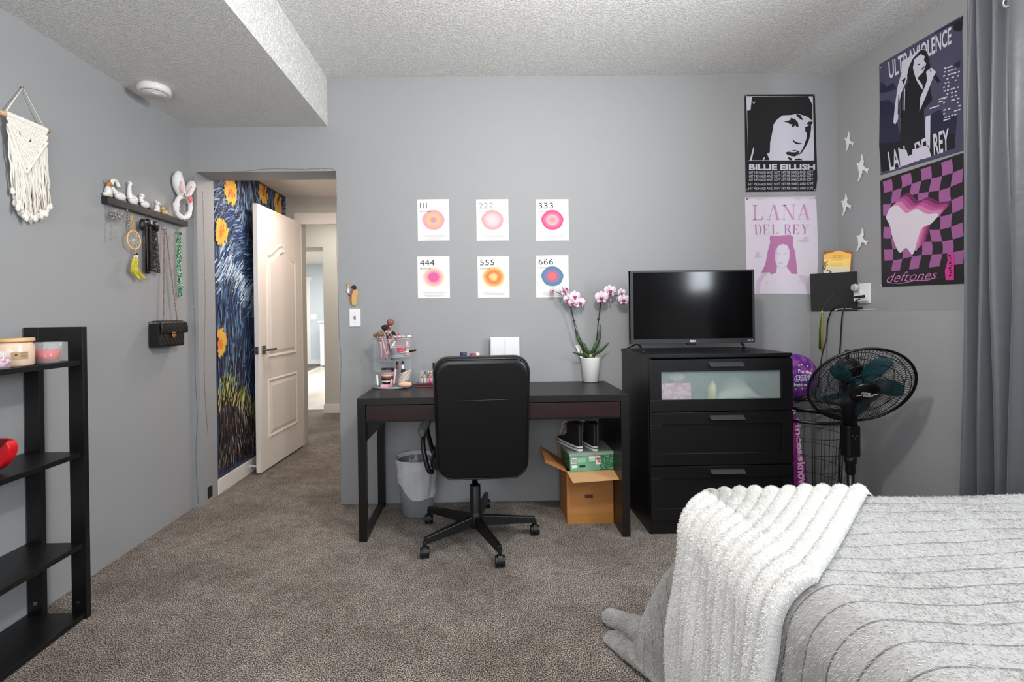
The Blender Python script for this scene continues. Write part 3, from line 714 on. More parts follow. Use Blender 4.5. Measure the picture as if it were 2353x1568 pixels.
# paper birds
s4 = 5.41
BIRD = [(552,718),(566,712),(600,800),(606,860),(622,905),(606,945),(604,1005),(650,1060),(690,1085),(768,1092),(718,1138),(716,1210),(700,1208),(668,1160),(636,1138),(572,1142),(582,1200),(560,1230),(558,1290),(520,1330),(508,1380),(482,1422),(458,1412),(486,1330),(494,1250),(494,1180),(470,1090),(462,1010),(424,974),(440,948),(480,938),(508,950),(520,900),(545,860)]
def bird(px, py, sx, sy, label, rot=0):
    """px,py: where the bird's middle (chest) sits on the right wall"""
    mb = MB(); P_ = []
    for a, b in BIRD:
        u, v = (a-570)/11.2*sx, (b-1060)/11.2*sy
        u, v = u*cos(rot)-v*sin(rot), u*sin(rot)+v*cos(rot)
        P_.append(PX(px+u, py+v, XR-.006))
    mb.prism(P_, (-.0015, 0, 0)); c = PX(px, py, XR)
    mb.cyl((XR-.0065, c.y, c.z), (XR, c.y, c.z), .004, n=8)
    tag(mb.build('paper_bird', M_PAP), label, 'wall decoration', 'paper birds on the right wall')
bird(1950.5, 325, .72, .74, 'small white cut-out bird, topmost of the column on the right wall')
bird(1981, 385, 1, 1, 'white cut-out bird just left of the lower edge of the singer poster')
bird(1944, 470, .86, .80, 'white cut-out bird third from the top on the right wall')
bird(1980, 551, .95, .84, 'white cut-out bird lowest of the column, above the outlet', .10)

# ------------------------------------------------------------------ graduation cap, calendar, outlet on the ledge
XLg = XR
def hit2(px, py, A, B):     # where a sight line meets the upright plane through floor points A, B
    n = V((B[1]-A[1], A[0]-B[0], 0)); d = hit(px, py, 1, 3)-EYE
    return EYE+d*((V((A[0], A[1], 0))-EYE).dot(n)/d.dot(n))
cA, cB2 = (2.062, 2.985), (2.255, 2.862)
q = [hit2(1861, 630, cA, cB2), hit2(1969, 624, cA, cB2), hit2(1970, 714, cA, cB2), hit2(1864, 717, cA, cB2)]
for p in q: p.z = max(p.z, ZK+.004)
t = thing('graduation_cap', 'black graduation cap leaning in the corner on the ledge', 'graduation cap', (q[3].x+.1, q[3].y, ZK))
nrm = (q[1]-q[0]).cross(q[3]-q[0]).normalized()
if nrm.y > 0: nrm = -nrm
MB().prism(q, -nrm*.004).build('mortarboard', mat('black_cap_cloth', (24, 24, 26), .75, bump=(300, .2, .001)), t, bev=.001)
cc = (q[0]+q[1]+q[2]+q[3])/4
MB().cyl(cc-nrm*.006, cc-nrm*.035, .045, .05, n=28).build('skull_cap', MATS['black_cap_cloth'], t)
b0 = hit2(1918, 671, cA, cB2); MB().cyl(b0-nrm*.002, b0+nrm*.006, .008, n=14).build('cap_button', MATS['black_cap_cloth'], t)
bm_ = hit2(1900, 695, cA, cB2)+nrm*.004; b1 = PX(1889, 714, XK-.014); b2 = PX(1886, 760, XK-.014); b3 = PX(1886, 803, XK-.014)
tl = MB().tube(smooth_path([b0+nrm*.004, bm_, b1], 6), .0016, 6).build('tassel_cord', flat((40, 96, 70)), t)
m = MB(); rt = random.Random(2)
for i in range(46):
    a = rt.uniform(0, 2*pi); r = sqrt(rt.random())*.009; m.k = 0 if cos(a) > -.35 else 1
    m.tube([b1+V((r*.3*cos(a), r*.3*sin(a), -.012)), b2+V((r*cos(a), r*sin(a), 0)), b3+V((r*1.1*cos(a), r*1.1*sin(a), rt.uniform(0, .006)))], .0011, 4)
m.k = 0; m.tube([b1, b1+V((0, 0, -.02))], [.004, .006], 8)
m.build('tassel', [flat((206, 180, 40)), flat((50, 104, 40))], t)
# calendar
s5 = 5.408; CA = lambda x, y: (1820+x/s5, 540+y/s5)
yc0, yc1 = D-.07, D-.17
def pc(x, y, off=0):
    a, b = CA(x, y); p = hit2(a, b, (2.16, 2.998), (2.256, 2.898)); p.z = max(p.z, ZK); return p+V((-.7, -.7, 0))*off
mb = MB(); mb.prism([pc(400,198), pc(742,193), pc(738,470), pc(400,505)], (0, .003, 0)); 
mb.k = 1; mb.poly([pc(392,246,.002), pc(585,194,.002), pc(738,238,.002), pc(718,470,.002), pc(390,500,.002)])
mb.k = 2; mb.poly([pc(392,300,.0025), pc(730,300,.0025), pc(722,400,.0025), pc(392,400,.0025)])
mb.k = 3; mb.poly([pc(392,400,.0025), pc(722,400,.0025), pc(718,470,.0025), pc(392,500,.0025)])
mb.k = 4
for i in range(26):
    x = 388+rt.uniform(0, 60)*(1-i/50)+max(0, i-14)*9; y = 330+i*6.2
    mb.poly([pc(x-14,y+12,.003), pc(x,y-10,.003), pc(x+14,y+12,.003), pc(x,y+4,.003)])
mb.k = 5
text(mb, '2025', ((502,256),(630,250),(628,284),(502,290)), lambda x, y: pc(x, y, .003))
for y, x0, x1 in ((306,490,630),(316,500,625),(336,550,570),(358,470,632),(375,470,632)): mb.poly([pc(x0,y,.003), pc(x1,y-2,.003), pc(x1,y+1,.003), pc(x0,y+3,.003)])
tag(mb.build('calendar', [flat((150,90,50)), flat((248,190,86)), flat((250,214,120)), flat((226,214,186)), flat((70,60,44)), flat((196,140,66))]), 'orange and yellow 2025 calendar standing behind the graduation cap', 'calendar')
# outlet, tap, plug-in
a = PX(1976, 652, XR); b = PX(2001, 697, XR)
t = thing('wall_outlet', 'white outlet cover on the right wall above the ledge', 'outlet', tuple((a+b)/2))
ya, yb2 = PX(1999, 655, XR).y, PX(1976, 655, XR-.01).y
yo = PX(1999, 655, XR-.007).y; zo1 = a.z; zo0 = b.z
MB().box((XR-.008, yo, zo0), (XR, yo+.085, zo1)).build('outlet_plate', M_WHT, t, bev=.003)
t = thing('outlet_adapter', 'white multi-outlet adapter plugged in above the ledge', 'outlet adapter', (XR-.03, yo+.045, zo0+.03))
MB().box((XR-.05, yo+.012, zo0+.012), (XR-.008, yo+.072, zo0+.085)).build('adapter_body', M_WHT, t, bev=.005)
m = MB()
for zz in (zo0+.03, zo0+.064):
    for yy in (yo+.03, yo+.052):
        m.box((XR-.0508, yy-.006, zz), (XR-.0498, yy-.0045, zz+.008)).box((XR-.0508, yy+.004, zz), (XR-.0498, yy+.0055, zz+.008)); m.cyl((XR-.0508, yy, zz-.006), (XR-.0498, yy, zz-.006), .0022, n=8)
m.build('socket_slots', M_BPL, t)
c0 = PX(1965, 661, XR-.066)
t = thing('air_freshener', 'round white plug-in knob on the adapter above the ledge', 'air freshener', tuple(c0))
m = MB(); m.tube([c0+V((.016, 0, 0)), c0, c0+V((-.012, 0, 0))], [.017, .022, .020], 20); m.build('knob_body', mat('warm_white_shell', (214, 206, 202), .45), t, bev=.002)
MB().cyl(c0+V((-.012, 0, 0)), c0+V((-.016, 0, 0)), .014, .012, n=18).build('knob_face', mat('pale_grey_plastic', (186, 180, 176), .5), t)
pl0 = PX(1986, 681, XR-.06); pl1 = PX(1964, 683, XR-.075)
def cord(name, pts, r, label, m=M_BPL, cat='cord', plug=None):
    o = thing(name, label, cat, tuple(pts[0])) if plug else None
    mb = MB().tube(smooth_path(pts, 8), r, 8)
    if plug: mb.build('cord', m, o); MB().tube(plug[0], plug[1], 12).build('plug', m, o); return o
    return tag(mb.build(name, m), label, cat)
yF = 2.32
XC = XK-.01
cord('power_cord', [pl1, PX(1950, 692, XC+.04), PX(1925, 704, XC+.0), PX(1912, 713, XC-.01), PX(1902, 740, XC-.005), PX(1899, 778, XC-.005), PY(1890, 812, 2.8), PY(1884, 850, 2.7), PY(1875, 900, 2.6), PY(1845, 920, 2.8), PY(1826, 926, 2.95)], .0035,
     'black power cord curving down from the adapter behind the purple balloon', plug=([pl0, pl0+(pl1-pl0)*.5, pl1], [.008, .007, .005]))
pl2 = PX(1986, 684, XR-.052)
cord('power_cord', [pl2+V((-.02, .01, -.008)), PX(1950, 702, XC+.04), PX(1938, 714, XC-.008), PX(1934, 740, XC-.004), PX(1931, 790, XC-.004), PX(1929, 830, XC-.004), PX(1932, 940, XC-.006), PX(1937, 980, XC-.01), PX(1928, 1040, XC-.01), PX(1930, 1120, XC-.01), PX(1930, 1200, XC-.01)], .0035,
     'black power cord hanging straight down the ledge behind the fan')
cw = [PX(1918, 716, XK+.015), PX(1925, 711, XK+.02), PX(1945, 710, XK+.03), PX(1975, 711, XK+.05), PX(1992, 711, XK+.05)]
for p in cw: p.z = max(p.z, ZK+.004)
o = cord('charging_cable', cw+[cw[-1]+V((.03, -.02, 0)), cw[-2]+V((.05, .0, 0))], .0022, 'white charging cable lying on the ledge below the outlet', M_WHT, 'cable')
MB().cbox((cw[3]+V((-.01, 0, .006))), (.045, .022, .01)).build('connector', M_BPL, None, bev=.002).parent = o

# ------------------------------------------------------------------ macrame hanging
def LW(px, py, off=.02): return PX(px, py, XL+off)
t = thing('macrame_hanging', 'cream macrame wall hanging on a wooden dowel', 'wall hanging', tuple(LW(47, 202, 0)))
dA = LW(-4, 256, .03); dB = LW(113, 302, .03); MB().cyl(dA, dB, .0085, n=14).build('dowel', M_WOOD, t)
nail = LW(47, 201, .004)
MB().cyl(nail, nail+V((.012, 0, 0)), .003, n=8).build('nail', M_NICK, t)
MB().tube([LW(14, 256, .03), nail+V((.008, 0, 0)), LW(101, 293, .03)], .0022, 6).build('hanging_cord', M_ROPE, t)
kn = MB(); rr = random.Random(4)
tA = LW(14, 262, .03); tB = LW(104, 300, .03)
NS = 34
for i in range(NS):                                     # lark's head knots on the dowel
    u = i/(NS-1); p = tA.lerp(tB, u); kn.ell(p+V((.006, 0, .0)), (.008, .0035, .011), 8, 6)
rows = 14
for j in range(rows):
    for i in range(NS//2):
        u = (i+.5*(j % 2)+.5)/(NS/2); 
        if u > 1: continue
        lim = .16+.84*min(u/.40, (1-u)/.60)
        dep = j/rows
        if dep > lim: continue
        if (i, j) in ((9, 4), (4, 3)): continue
        p = tA.lerp(tB, u)+V((.004, 0, -.014-j*.0135))
        kn.ell(p, (.006, .0058, .0105), 8, 6, R=Matrix.Rotation(.5 if j % 2 else -.5, 3, 'X'))
for s in (0, 1):                                        # the diagonal cords edging the V
    a = tA.lerp(tB, 0 if s == 0 else 1)+V((.008, 0, -.045 if s == 0 else -.05)); b = tA.lerp(tB, .42)+V((.008, 0, -.205))
    kn.tube([a.lerp(b, k/20)+V((0, 0, .003*(k % 2))) for k in range(21)], .005, 6)
kn.build('knotted_panel', M_ROPE, t)
fr = MB()
ends = [(0, 433), (.1, 452), (.2, 470), (.3, 484), (.45, 492), (.6, 492), (.75, 486), (.88, 478), (1, 470)]
for i in range(46):
    u = (i+.5)/46; k = min(u/.42, (1-u)/.58); zt = -.03-.175*k
    p = tA.lerp(tB, u)+V((.003, 0, zt))
    xe = 28+u*86; 
    for a, b in zip(ends, ends[1:]):
        if a[0] <= u <= b[0]: ye = a[1]+(b[1]-a[1])*(u-a[0])/(b[0]-a[0])
    e = LW(xe+rr.uniform(-3, 3), ye+rr.uniform(-6, 6), .02+rr.uniform(-.008, .012))
    path = [p.lerp(e, k/10)+V((rr.uniform(-.002, .002), rr.uniform(-.003, .003) if 0 < k < 10 else 0, 0)) for k in range(11)]
    fr.tube(path, .0029, 6)
    d = (path[-1]-path[-2]).normalized()
    fr.tube([path[-1]-V((0,0,0)), path[-1]+d*.006, path[-1]+d*.02, path[-1]+d*.03], [.003, .0065, .0085, .002], 6)
fr.build('fringe', M_ROPE, t)['kind'] = 'stuff'

# ------------------------------------------------------------------ picture ledge shelf and what is on it
ys0 = PX(232, 450, XL).y; xf = PY(248, 453, ys0).x; ys1 = PX(432, 508, xf).y
zt = PX(248, 452, xf).z; zb = PX(248, 468, xf).z; zt = (zt+PX(432, 508, xf).z)/2; zb = zt-.034
t = thing('wall_shelf', 'narrow black floating shelf with hooks on the left wall', 'shelf', (XL, (ys0+ys1)/2, zt))
MB().box((XL, ys0, zb), (xf, ys1, zt)).build('shelf_board', mat('dark_shelf_paint', (34, 33, 33), .45), t, bev=.0015)
xm = (XL+xf)/2
hooks = {}
for n, px in (('comb', 252), ('dream', 294), ('bow', 335), ('bag', 372), ('bead', 404)):
    y = PX(px, 490, xm+.01).y; hooks[n] = y; m = MB()
    for dy in (-.006, .006): m.cyl((xm+.012, y+dy, zb), (xm+.012, y+dy, zb-.055), .0012, n=6)
    m.tube([(xm+.012, y-.012, zb-.055), (xm+.012, y+.022, zb-.055), (xm+.018, y+.024, zb-.05)], .0025, 6)
    m.build('hook', mat('clear_hook_plastic', (120, 116, 116), .2, alpha=.7) if False else mat('smoky_plastic', (96, 92, 92), .25), t)
def shelf_pt(px): return V((xm+.003, PX(px, 470, xm+.003).y, zt))
FG = 'figurines on the narrow wall shelf'
def RZ(a): return Matrix.Rotation(a, 3, 'Z')
# seated dog
def seated(px, s, cols, label, name='ceramic_figurine'):
    c = shelf_pt(px); mb = MB(); mb.ell(c+V((0, 0, .028*s)), (.015*s, .014*s, .028*s)); mb.ell(c+V((0, -.01*s, .012*s)), (.014*s, .018*s, .012*s))
    mb.k = 1; mb.ell(c+V((.006*s, .010*s, .008*s)), (.007*s, .009*s, .007*s)); mb.ell(c+V((.008*s, .012*s, .02*s)), (.004*s, .004*s, .018*s), 8, 6)
    mb.k = 2; mb.ell(c+V((.002*s, .003*s, .062*s)), (.014*s, .013*s, .013*s)); mb.ell(c+V((.012*s, .008*s, .058*s)), (.008*s, .008*s, .006*s))
    mb.ell(c+V((0, -.009*s, .074*s)), (.003*s, .005*s, .007*s), 8, 6); mb.ell(c+V((0, .013*s, .074*s)), (.003*s, .005*s, .007*s), 8, 6)
    mb.k = 3; mb.ell(c+V((.019*s, .011*s, .060*s)), .0025*s, 8, 6)
    tag(mb.build(name, [mat('glaze_%d_%d_%d' % x, x, .2, coat=.3) for x in cols]), label, 'figurine', FG)
seated(249, 1.0, ((232,228,220),(206,176,120),(176,120,70),(30,26,24)), 'seated white and tan dog figurine at the near end of the wall shelf')
seated(361, .82, ((236,232,226),(226,180,170),(232,226,216),(30,26,24)), 'small seated white dog figurine between the duck and the tan animal')
def waterbird(px, pts, rads, body, label, beak=None, eye=True, mcol=(234,234,230)):
    c = shelf_pt(px); mb = MB(); bc, br = body; mb.ell(c+V(bc), br, 20, 12)
    mb.tube(smooth_path([c+V(p) for p in pts], 6), [a for i in range(len(rads)-1) for a in [rads[i]+(rads[i+1]-rads[i])*k/6 for k in range(6)]]+[rads[-1]], 12)
    hd = c+V(pts[-1]); mb.ell(hd, (rads[-1]*1.25,)*3, 12, 8)
    if beak: mb.k = 1; mb.ell(hd+V(beak), (.004, .008, .003), 8, 6)
    mb.k = 2; mb.ell(hd+V((rads[-1]*1.0, .001, .002)), .0022, 8, 6)
    tag(mb.build('ceramic_figurine', [mat('glaze_%d_%d_%d' % mcol, mcol, .2, coat=.3), mat('glaze_beak', (206,140,100), .35), mat('glaze_black', (25,24,24), .25)]), label, 'figurine', FG)
waterbird(270, [(0,-.012,.03),(0,-.036,.055),(0,-.030,.086),(0,-.008,.090),(.002,.004,.072)], [.016,.010,.009,.009,.008], ((0,.016,.022),(.018,.036,.022)), 'white swan figurine with a curled neck on the wall shelf', (.0,.006,-.008))
waterbird(304, [(0,-.012,.03),(0,-.020,.055),(0,-.018,.085),(0,-.014,.104)], [.018,.011,.008,.009], ((0,.006,.026),(.018,.03,.026)), 'upright white goose figurine with a straight neck on the wall shelf', (.003,-.012,.0))
waterbird(330, [(0,-.014,.03),(0,-.020,.045),(0,-.012,.062)], [.014,.010,.011], ((0,.010,.022),(.016,.030,.020)), 'white duck figurine with an orange bill on the wall shelf', (.004,-.013,-.002))
c = shelf_pt(343); mb = MB(); mb.ell(c+V((0,.002,.008)), (.007,.010,.008)); mb.k = 1; mb.ell(c+V((0,-.004,.02)), (.005,.005,.006))
tag(mb.build('ceramic_figurine', [mat('glaze_black', (25,24,24), .25), mat('glaze_red', (120,30,44), .3)]), 'tiny black and dark red figurine beside the duck tail', 'figurine', FG)
c = shelf_pt(377); mb = MB(); mb.ell(c+V((0,.006,.014)), (.013,.028,.013)); mb.ell(c+V((0,-.016,.030)), (.012,.012,.012)); mb.ell(c+V((.008,-.010,.028)), (.008,.008,.006))
mb.tube([c+V((0,.03,.012)), c+V((.004,.046,.006)), c+V((.004,.056,.005))], [.006,.004,.002], 8); mb.ell(c+V((.006,-.006,.006)), (.008,.014,.006)); mb.k = 1; mb.ell(c+V((.014,-.006,.031)), .003, 8, 6); mb.ell(c+V((0,-.024,.040)), (.003,.004,.006), 8, 6)
tag(mb.build('ceramic_figurine', [mat('glaze_tan', (206,172,122), .5), mat('glaze_dark', (60,46,36), .4)]), 'tan lying animal figurine next to the bunny ears', 'figurine', FG)
# bunny ear headband
t = thing('bunny_ear_headband', 'fluffy white bunny ear headband with a pink flower on the wall shelf', 'headband', tuple(shelf_pt(420)))
M_FUR = mat('white_plush', (240, 238, 236), .9, bump=(160, .6, .004), sheen=.4)
ring = []
for i in range(28):
    a = 2*pi*i/28; ring.append(PX(421+16.5*cos(a), 476+25*sin(a)*(1 if sin(a) > 0 else 1.05), xm+.014))
MB().tube(ring, [.0145+.0025*sin(3*i)+.003*sin(i*5.1) for i in range(28)], 12, closed=True).build('fluffy_band', M_FUR, t)
def ear(pts, wid, nm='ear'):
    P_ = smooth_path([PX(x, y, xm+.02) for x, y in pts], 6); n = len(P_)-1
    return MB().tube(P_, [wid*(.35+.65*sin(pi*min(1, (i/n)*.92+.08)))+.002 for i in range(n+1)], 12, flatten=1)
ear([(419, 452), (412, 430), (409, 410), (412, 396)], .030).build('ear', M_FUR, t)
ear([(428, 456), (434, 438), (441, 424), (444, 420)], .024).build('ear', M_FUR, t)
e = MB().tube([PX(x, y, xm+.048) for x, y in ((419, 444), (417, 430), (416, 416))], [.004, .010, .003], 10); e.build('inner_ear', mat('pink_satin', (240, 196, 196), .6), t)
e = MB().tube([PX(x, y, xm+.043) for x, y in ((431, 447), (437, 436), (441, 428))], [.002, .006, .002], 10); e.build('inner_ear', MATS['pink_satin'], t)
m = MB(); fc = PX(436, 458, xm+.04)
for i in range(7):
    a = i*2.4; m.ell(fc+V((.004, cos(a)*.009, sin(a)*.011)), (.006, .010, .012), 8, 6)
m.build('flower', mat('coral_pink_cloth', (236, 110, 120), .7), t)
m = MB()
for a, b in ((424, 448), (426, 452), (429, 466)): m.ell(PX(a, b, xm+.045), (.003, .005, .009), 8, 6, R=Matrix.Rotation(a, 3, 'X'))
m.build('leaf', mat('dusty_green_cloth', (110, 130, 96), .7), t)

# ---- things hanging below the shelf
hz = zb-.055
# hair comb
t = thing('hair_comb', 'silver beaded hair comb hanging from the nearest shelf hook', 'hair comb', (xm+.02, hooks['comb'], hz))
m = MB(); rr = random.Random(8); L = []
cen = PX(268, 497, xm+.025)
for i in range(42):
    a = rr.uniform(-.9, 4.1); l = rr.uniform(.02, .055)*(1.25 if cos(a) > 0 else .7); e = cen+V((rr.uniform(-.008, .02), cos(a)*l*1.25, sin(a)*l*.75))
    m.tube([cen+V((0, rr.uniform(-.01, .01), rr.uniform(-.01, .01))), cen.lerp(e, .6)+V((.004, 0, .004)), e], .0011, 4); m.ell(e, (.003, .0045, .003), 8, 6); m.ell(cen.lerp(e, .65), .0026, 6, 4)
m.build('beaded_sprays', mat('silver_beads', (196, 190, 184), .25, metal=.7), t)
for px, y1 in ((253, 550), (266, 546)):
    m = MB(); a = PX(px, 500, xm+.02); b = PX(px, y1, xm+.02); m.cyl(a, b, .0007, n=4)
    for i in range(7): m.ell(a.lerp(b, .25+i*.12), .0028 if i < 6 else .0045, 8, 6)
    m.build('bead_strand', MATS['silver_beads'], t)
# dreamcatcher
t = thing('dreamcatcher', 'small orange dreamcatcher with yellow feathers hanging from the shelf', 'dreamcatcher', (xm+.02, hooks['dream'], hz))
M_OR = mat('orange_suede', (226, 152, 50), .8)
cD = PX(307.5, 552, xm+.02); rD = (PX(325, 556, xm+.02).y-PX(290, 548, xm+.02).y)/2; rz = (PX(307, 535, xm+.02).z-PX(307, 570, xm+.02).z)/2; rD = .5*(rD+rz)
MB().tube([cD+V((0, cos(a)*rD, sin(a)*rD)) for a in [2*pi*i/36 for i in range(36)]], .0036, 8, closed=True).build('hoop', mat('pale_orange_wrap', (240, 192, 124), .7), t)
m = MB()
for k in (.95, .62, .35):
    n = 12
    for i in range(n):
        a = 2*pi*i/n+(.26 if k < .8 else 0); b = 2*pi*(i+1)/n+(.26 if k < .8 else 0); k2 = k*.66
        m.cyl(cD+V((0, cos(a)*rD*k, sin(a)*rD*k)), cD+V((0, cos((a+b)/2)*rD*k2, sin((a+b)/2)*rD*k2)), .0008, n=4); m.cyl(cD+V((0, cos((a+b)/2)*rD*k2, sin((a+b)/2)*rD*k2)), cD+V((0, cos(b)*rD*k, sin(b)*rD*k)), .0008, n=4)
m.ell(cD, (.004, .006, .006), 8, 6); m.build('web', mat('pale_thread', (222, 214, 200), .7), t)
h0 = PX(303, 498, xm+.024)
for dx in (-2, 4): MB().tube([h0, PX(303+dx, 515, xm+.024), PX(306+dx*.5, 535, xm+.022)], [.004, .0032, .003], 6, flatten=.4).build('hanging_strap', M_OR, t)
MB().ell(h0, (.004, .005, .007), 8, 6).build('bead', M_OR, t)
MB().tube([PX(311, 570, xm+.02), PX(312, 583, xm+.02)], [.005, .004], 6, flatten=.5).build('tail_strap', M_OR, t)
for px, dy in ((309, 2), (315, 0)):
    m = MB(); m.ell(PX(px, 584-dy*-1, xm+.02), (.005, .006, .005), 8, 6); m.k = 1; m.cyl(PX(px, 587, xm+.02), PX(px, 593, xm+.02), .0048, n=8); m.build('bead', [M_BPL, M_ROPE], t)
M_YE = mat('yellow_feather', (244, 230, 84), .85)
for (x0, y0, x1, y1, sd) in ((309, 592, 318, 639, 1), (315, 592, 330, 639, 2)):
    m = MB(); rr = random.Random(sd); a = PX(x0, y0, xm+.02); b = PX(x1, y1, xm+.02); mid = PX(x0-2, (y0+y1)/2, xm+.026); sp = smooth_path([a, mid, b], 12)
    m.tube(sp, .0008, 4)
    for i in range(1, len(sp)):
        for k in range(9):
            d = (sp[i]-sp[i-1]).normalized(); sd_ = V((rr.uniform(-.5, .5), 1 if k % 2 else -1, 0)); l = .022*(1-abs(i/len(sp)-.5))*rr.uniform(.6, 1)
            p = sp[i]+V((rr.uniform(-.004, .004), 0, 0)); m.tube([p, p+sd_*l*.5+d*l*.6, p+sd_*l*.75+d*l*1.5], [.0013, .0011, .0003], 3)
    m.build('feather', M_YE, t)
# lace bow
t = thing('lace_bow', 'large black lace bow with long tails hanging from the shelf', 'bow', (xm+.02, hooks['bow'], hz))
M_SAT = mat('black_satin', (20, 19, 21), .4, bump=(60, .3, .004))
s6 = 5.6; CC = lambda x, y: (210+x/s6, 380+y/s6)
def lc(x, y, off=.03): q = CC(x, y); return PX(q[0], q[1], XL+off)
for pts in ([(610,680),(650,665),(700,690),(722,740),(700,800),(650,870),(620,850),(596,760)], [(740,710),(790,700),(848,712),(880,800),(850,898),(800,860),(760,800),(738,760)]):
    m = MB(); c = V((0, 0, 0)); P_ = [lc(x, y, .028) for x, y in pts]
    for p in P_: c += p/len(P_)
    ctr = c+V((.022, 0, 0)); bk = c+V((-.012, 0, 0)); rim = [p for p in P_]; mid = [p.lerp(c, .35)+V((.017, 0, 0)) for p in P_]; n = len(P_)
    I0 = [m.P(p) for p in rim]; I1 = [m.P(p) for p in mid]; c1 = m.P(ctr); c2 = m.P(bk)
    for i in range(n): j = (i+1) % n; m.F((I0[i], I0[j], I1[j], I1[i]), True); m.F((I1[i], I1[j], c1), True); m.F((I0[j], I0[i], c2), True)
    m.build('bow_loop', M_SAT, t, sub=1)
MB().ell(lc(728, 735, .04), (.012, .010, .02)).build('knot', M_SAT, t)
MB().cbox(lc(780, 742, .058), (.004, .016, .018)).build('crystal', M_STEEL, t, bev=.002)
def lace_mat():
    m = mat('black_lace', (20, 19, 21), .7); tt = NT(m); tc = tt.add('ShaderNodeTexCoord'); vo = tt.add('ShaderNodeTexNoise'); vo.inputs['Scale'].default_value = 110; vo.inputs['Detail'].default_value = 1
    r = tt.add('ShaderNodeValToRGB'); r.color_ramp.elements[0].position = .45; r.color_ramp.elements[0].color = (.22, .22, .22, 1); r.color_ramp.elements[1].position = .5
    tt.ln(tc.outputs['Object'], vo.inputs['Vector']); tt.ln(vo.outputs[0], r.inputs[0]); tt.ln(r.outputs[0], tt.b.inputs['Alpha']); return m
M_LACE = lace_mat()
for (a0, a1, b0_, b1_, off) in (((690,760),(735,780),(690,1385),(760,1395),.022), ((735,760),(850,860),(760,1360),(888,1392),.034)):
    f = lambda u, v, a0=a0, a1=a1, b0_=b0_, b1_=b1_, off=off: lc(*[((1-u)*((1-v)*a0[k]+v*b0_[k])+u*((1-v)*a1[k]+v*b1_[k])) for k in (0, 1)], off+.006*sin(u*9+v*2))
    MB().grid(f, 16, 24).build('lace_tail', M_LACE, t, solid=.0008)
f = lambda u, v: lc(700+u*55+v*15, 780+v*580, .03+.004*sin(u*6))
MB().grid(f, 6, 20).build('ribbon_tail', M_SAT, t, solid=.0008)
# handbag
t = thing('handbag', 'black quilted handbag on a long chain hanging from the shelf', 'handbag', (xm+.03, PX(390, 770, xm+.03).y, PX(390, 800, xm+.03).z))
s7 = 4.357; CH = lambda x, y: (200+x/s7, 480+y/s7)
xb0, xb1 = XL+.006, XL+.075
yb0 = PX(*CH(740, 1385), xb1).y; yb1 = PX(*CH(985, 1385), xb1).y; zb0 = PX(*CH(745, 1390), xb1).z; zb1 = PX(*CH(745, 1150), xb1).z
M_Q = mat('black_quilted_leather', (22, 22, 23), .42)
m = MB(); N = 24
def bagf(u, v):
    y = yb0+(yb1-yb0)*u; z = zb0+(zb1-zb0)*v; q1 = (u*7+v*3.2) % 1; q2 = (u*7-v*3.2) % 1
    puff = .004*min(min(q1, 1-q1), .25)/.25
    e = min(u, 1-u, v*1.0, .08)/.08
    return V((xb1-.010*(1-e)+puff, y, z))
m.grid(bagf, 42, 24); m.build('front_panel', M_Q, t)
MB().box((xb0, yb0+.004, zb0), (xb1-.008, yb1-.004, zb1)).build('bag_body', mat('black_smooth_leather', (16, 16, 17), .45), t, bev=.006, seg=3)
def flapf(u, v):
    y = yb0-.006+(yb1-yb0+.014)*u; q1 = (u*7+v*2.4) % 1; q2 = (u*7-v*2.4) % 1; puff = .0025*(min(min(q1, 1-q1), .2)/.2+min(min(q2, 1-q2), .2)/.2)*min(1, min(u, 1-u)/.04, (1-v)/.06)
    if v < .3: a = v/.3; return V((xb0+.01+(xb1-xb0-.012)*a, y, zb1+.004+.006*sin(pi*a)+puff))
    a = (v-.3)/.7; return V((xb1+.004+.004*sin(pi*a)+puff, y-(.010*a if u > .98 else 0)+.012*a*u, zb1+.004-a*(.062)*(1-.10*(2*u-1)**4)))
MB().grid(flapf, 48, 26).build('flap', M_Q, t, solid=.003)
lk = PX(*CH(870, 1265), xb1+.014)
MB().cbox(lk, (.006, .026, .014)).cbox(lk+V((0, 0, .016)), (.006, .024, .010)).cbox(lk+V((0, 0, -.011)), (.006, .02, .006)).build('clasp', M_GOLD, t, bev=.001)
M_CHN = mat('copper_chain_metal', (170, 130, 120), .3, metal=1)
m = MB()
def chain(m, a, b, n):
    for i in range(n):
        c = a.lerp(b, (i+.5)/n); L_ = (b-a).length/n*.72; d = (b-a).normalized(); s_ = V((0, 1, 0)) if i % 2 else V((1, 0, 0))
        m.tube([c+d*cos(k*pi/4)*L_+s_*sin(k*pi/4)*.0036 for k in range(8)], .0012, 4, closed=True)
top = V((xm+.014, hooks['bag']+.012, hz))
chain(m, top, PX(*CH(765, 1130), xb1-.02), 58); chain(m, top+V((.002, .008, 0)), PX(*CH(905, 1140), xb1-.02), 58)
m.build('chain_strap', M_CHN, t)
# green beads
m = MB(); rr = random.Random(9); t = thing('bead_necklace', 'sparkly green bead necklaces hanging from the shelf hook nearest the doorway', 'necklace', (xm+.02, hooks['bead'], hz))
gcol = [(52,150,96), (120,190,150), (24,84,50), (190,220,200)]
m = MB()
for s in range(3):
    for i in range(60):
        py = 534+i*2.5; px = 408+s*3.4+1.2*sin(i*.5+s)+(3 if i > 45 else 0)
        m.k = rr.choice((0, 0, 1, 2, 3)); m.ell(PX(px+rr.uniform(-1, 1), py, xm+.016+.004*s), (.004, .004, .0045), 6, 4)
m.build('beads', [mat('glaze_%d_%d_%d' % x, x, .15, metal=.4) for x in gcol], t)['kind'] = 'stuff'

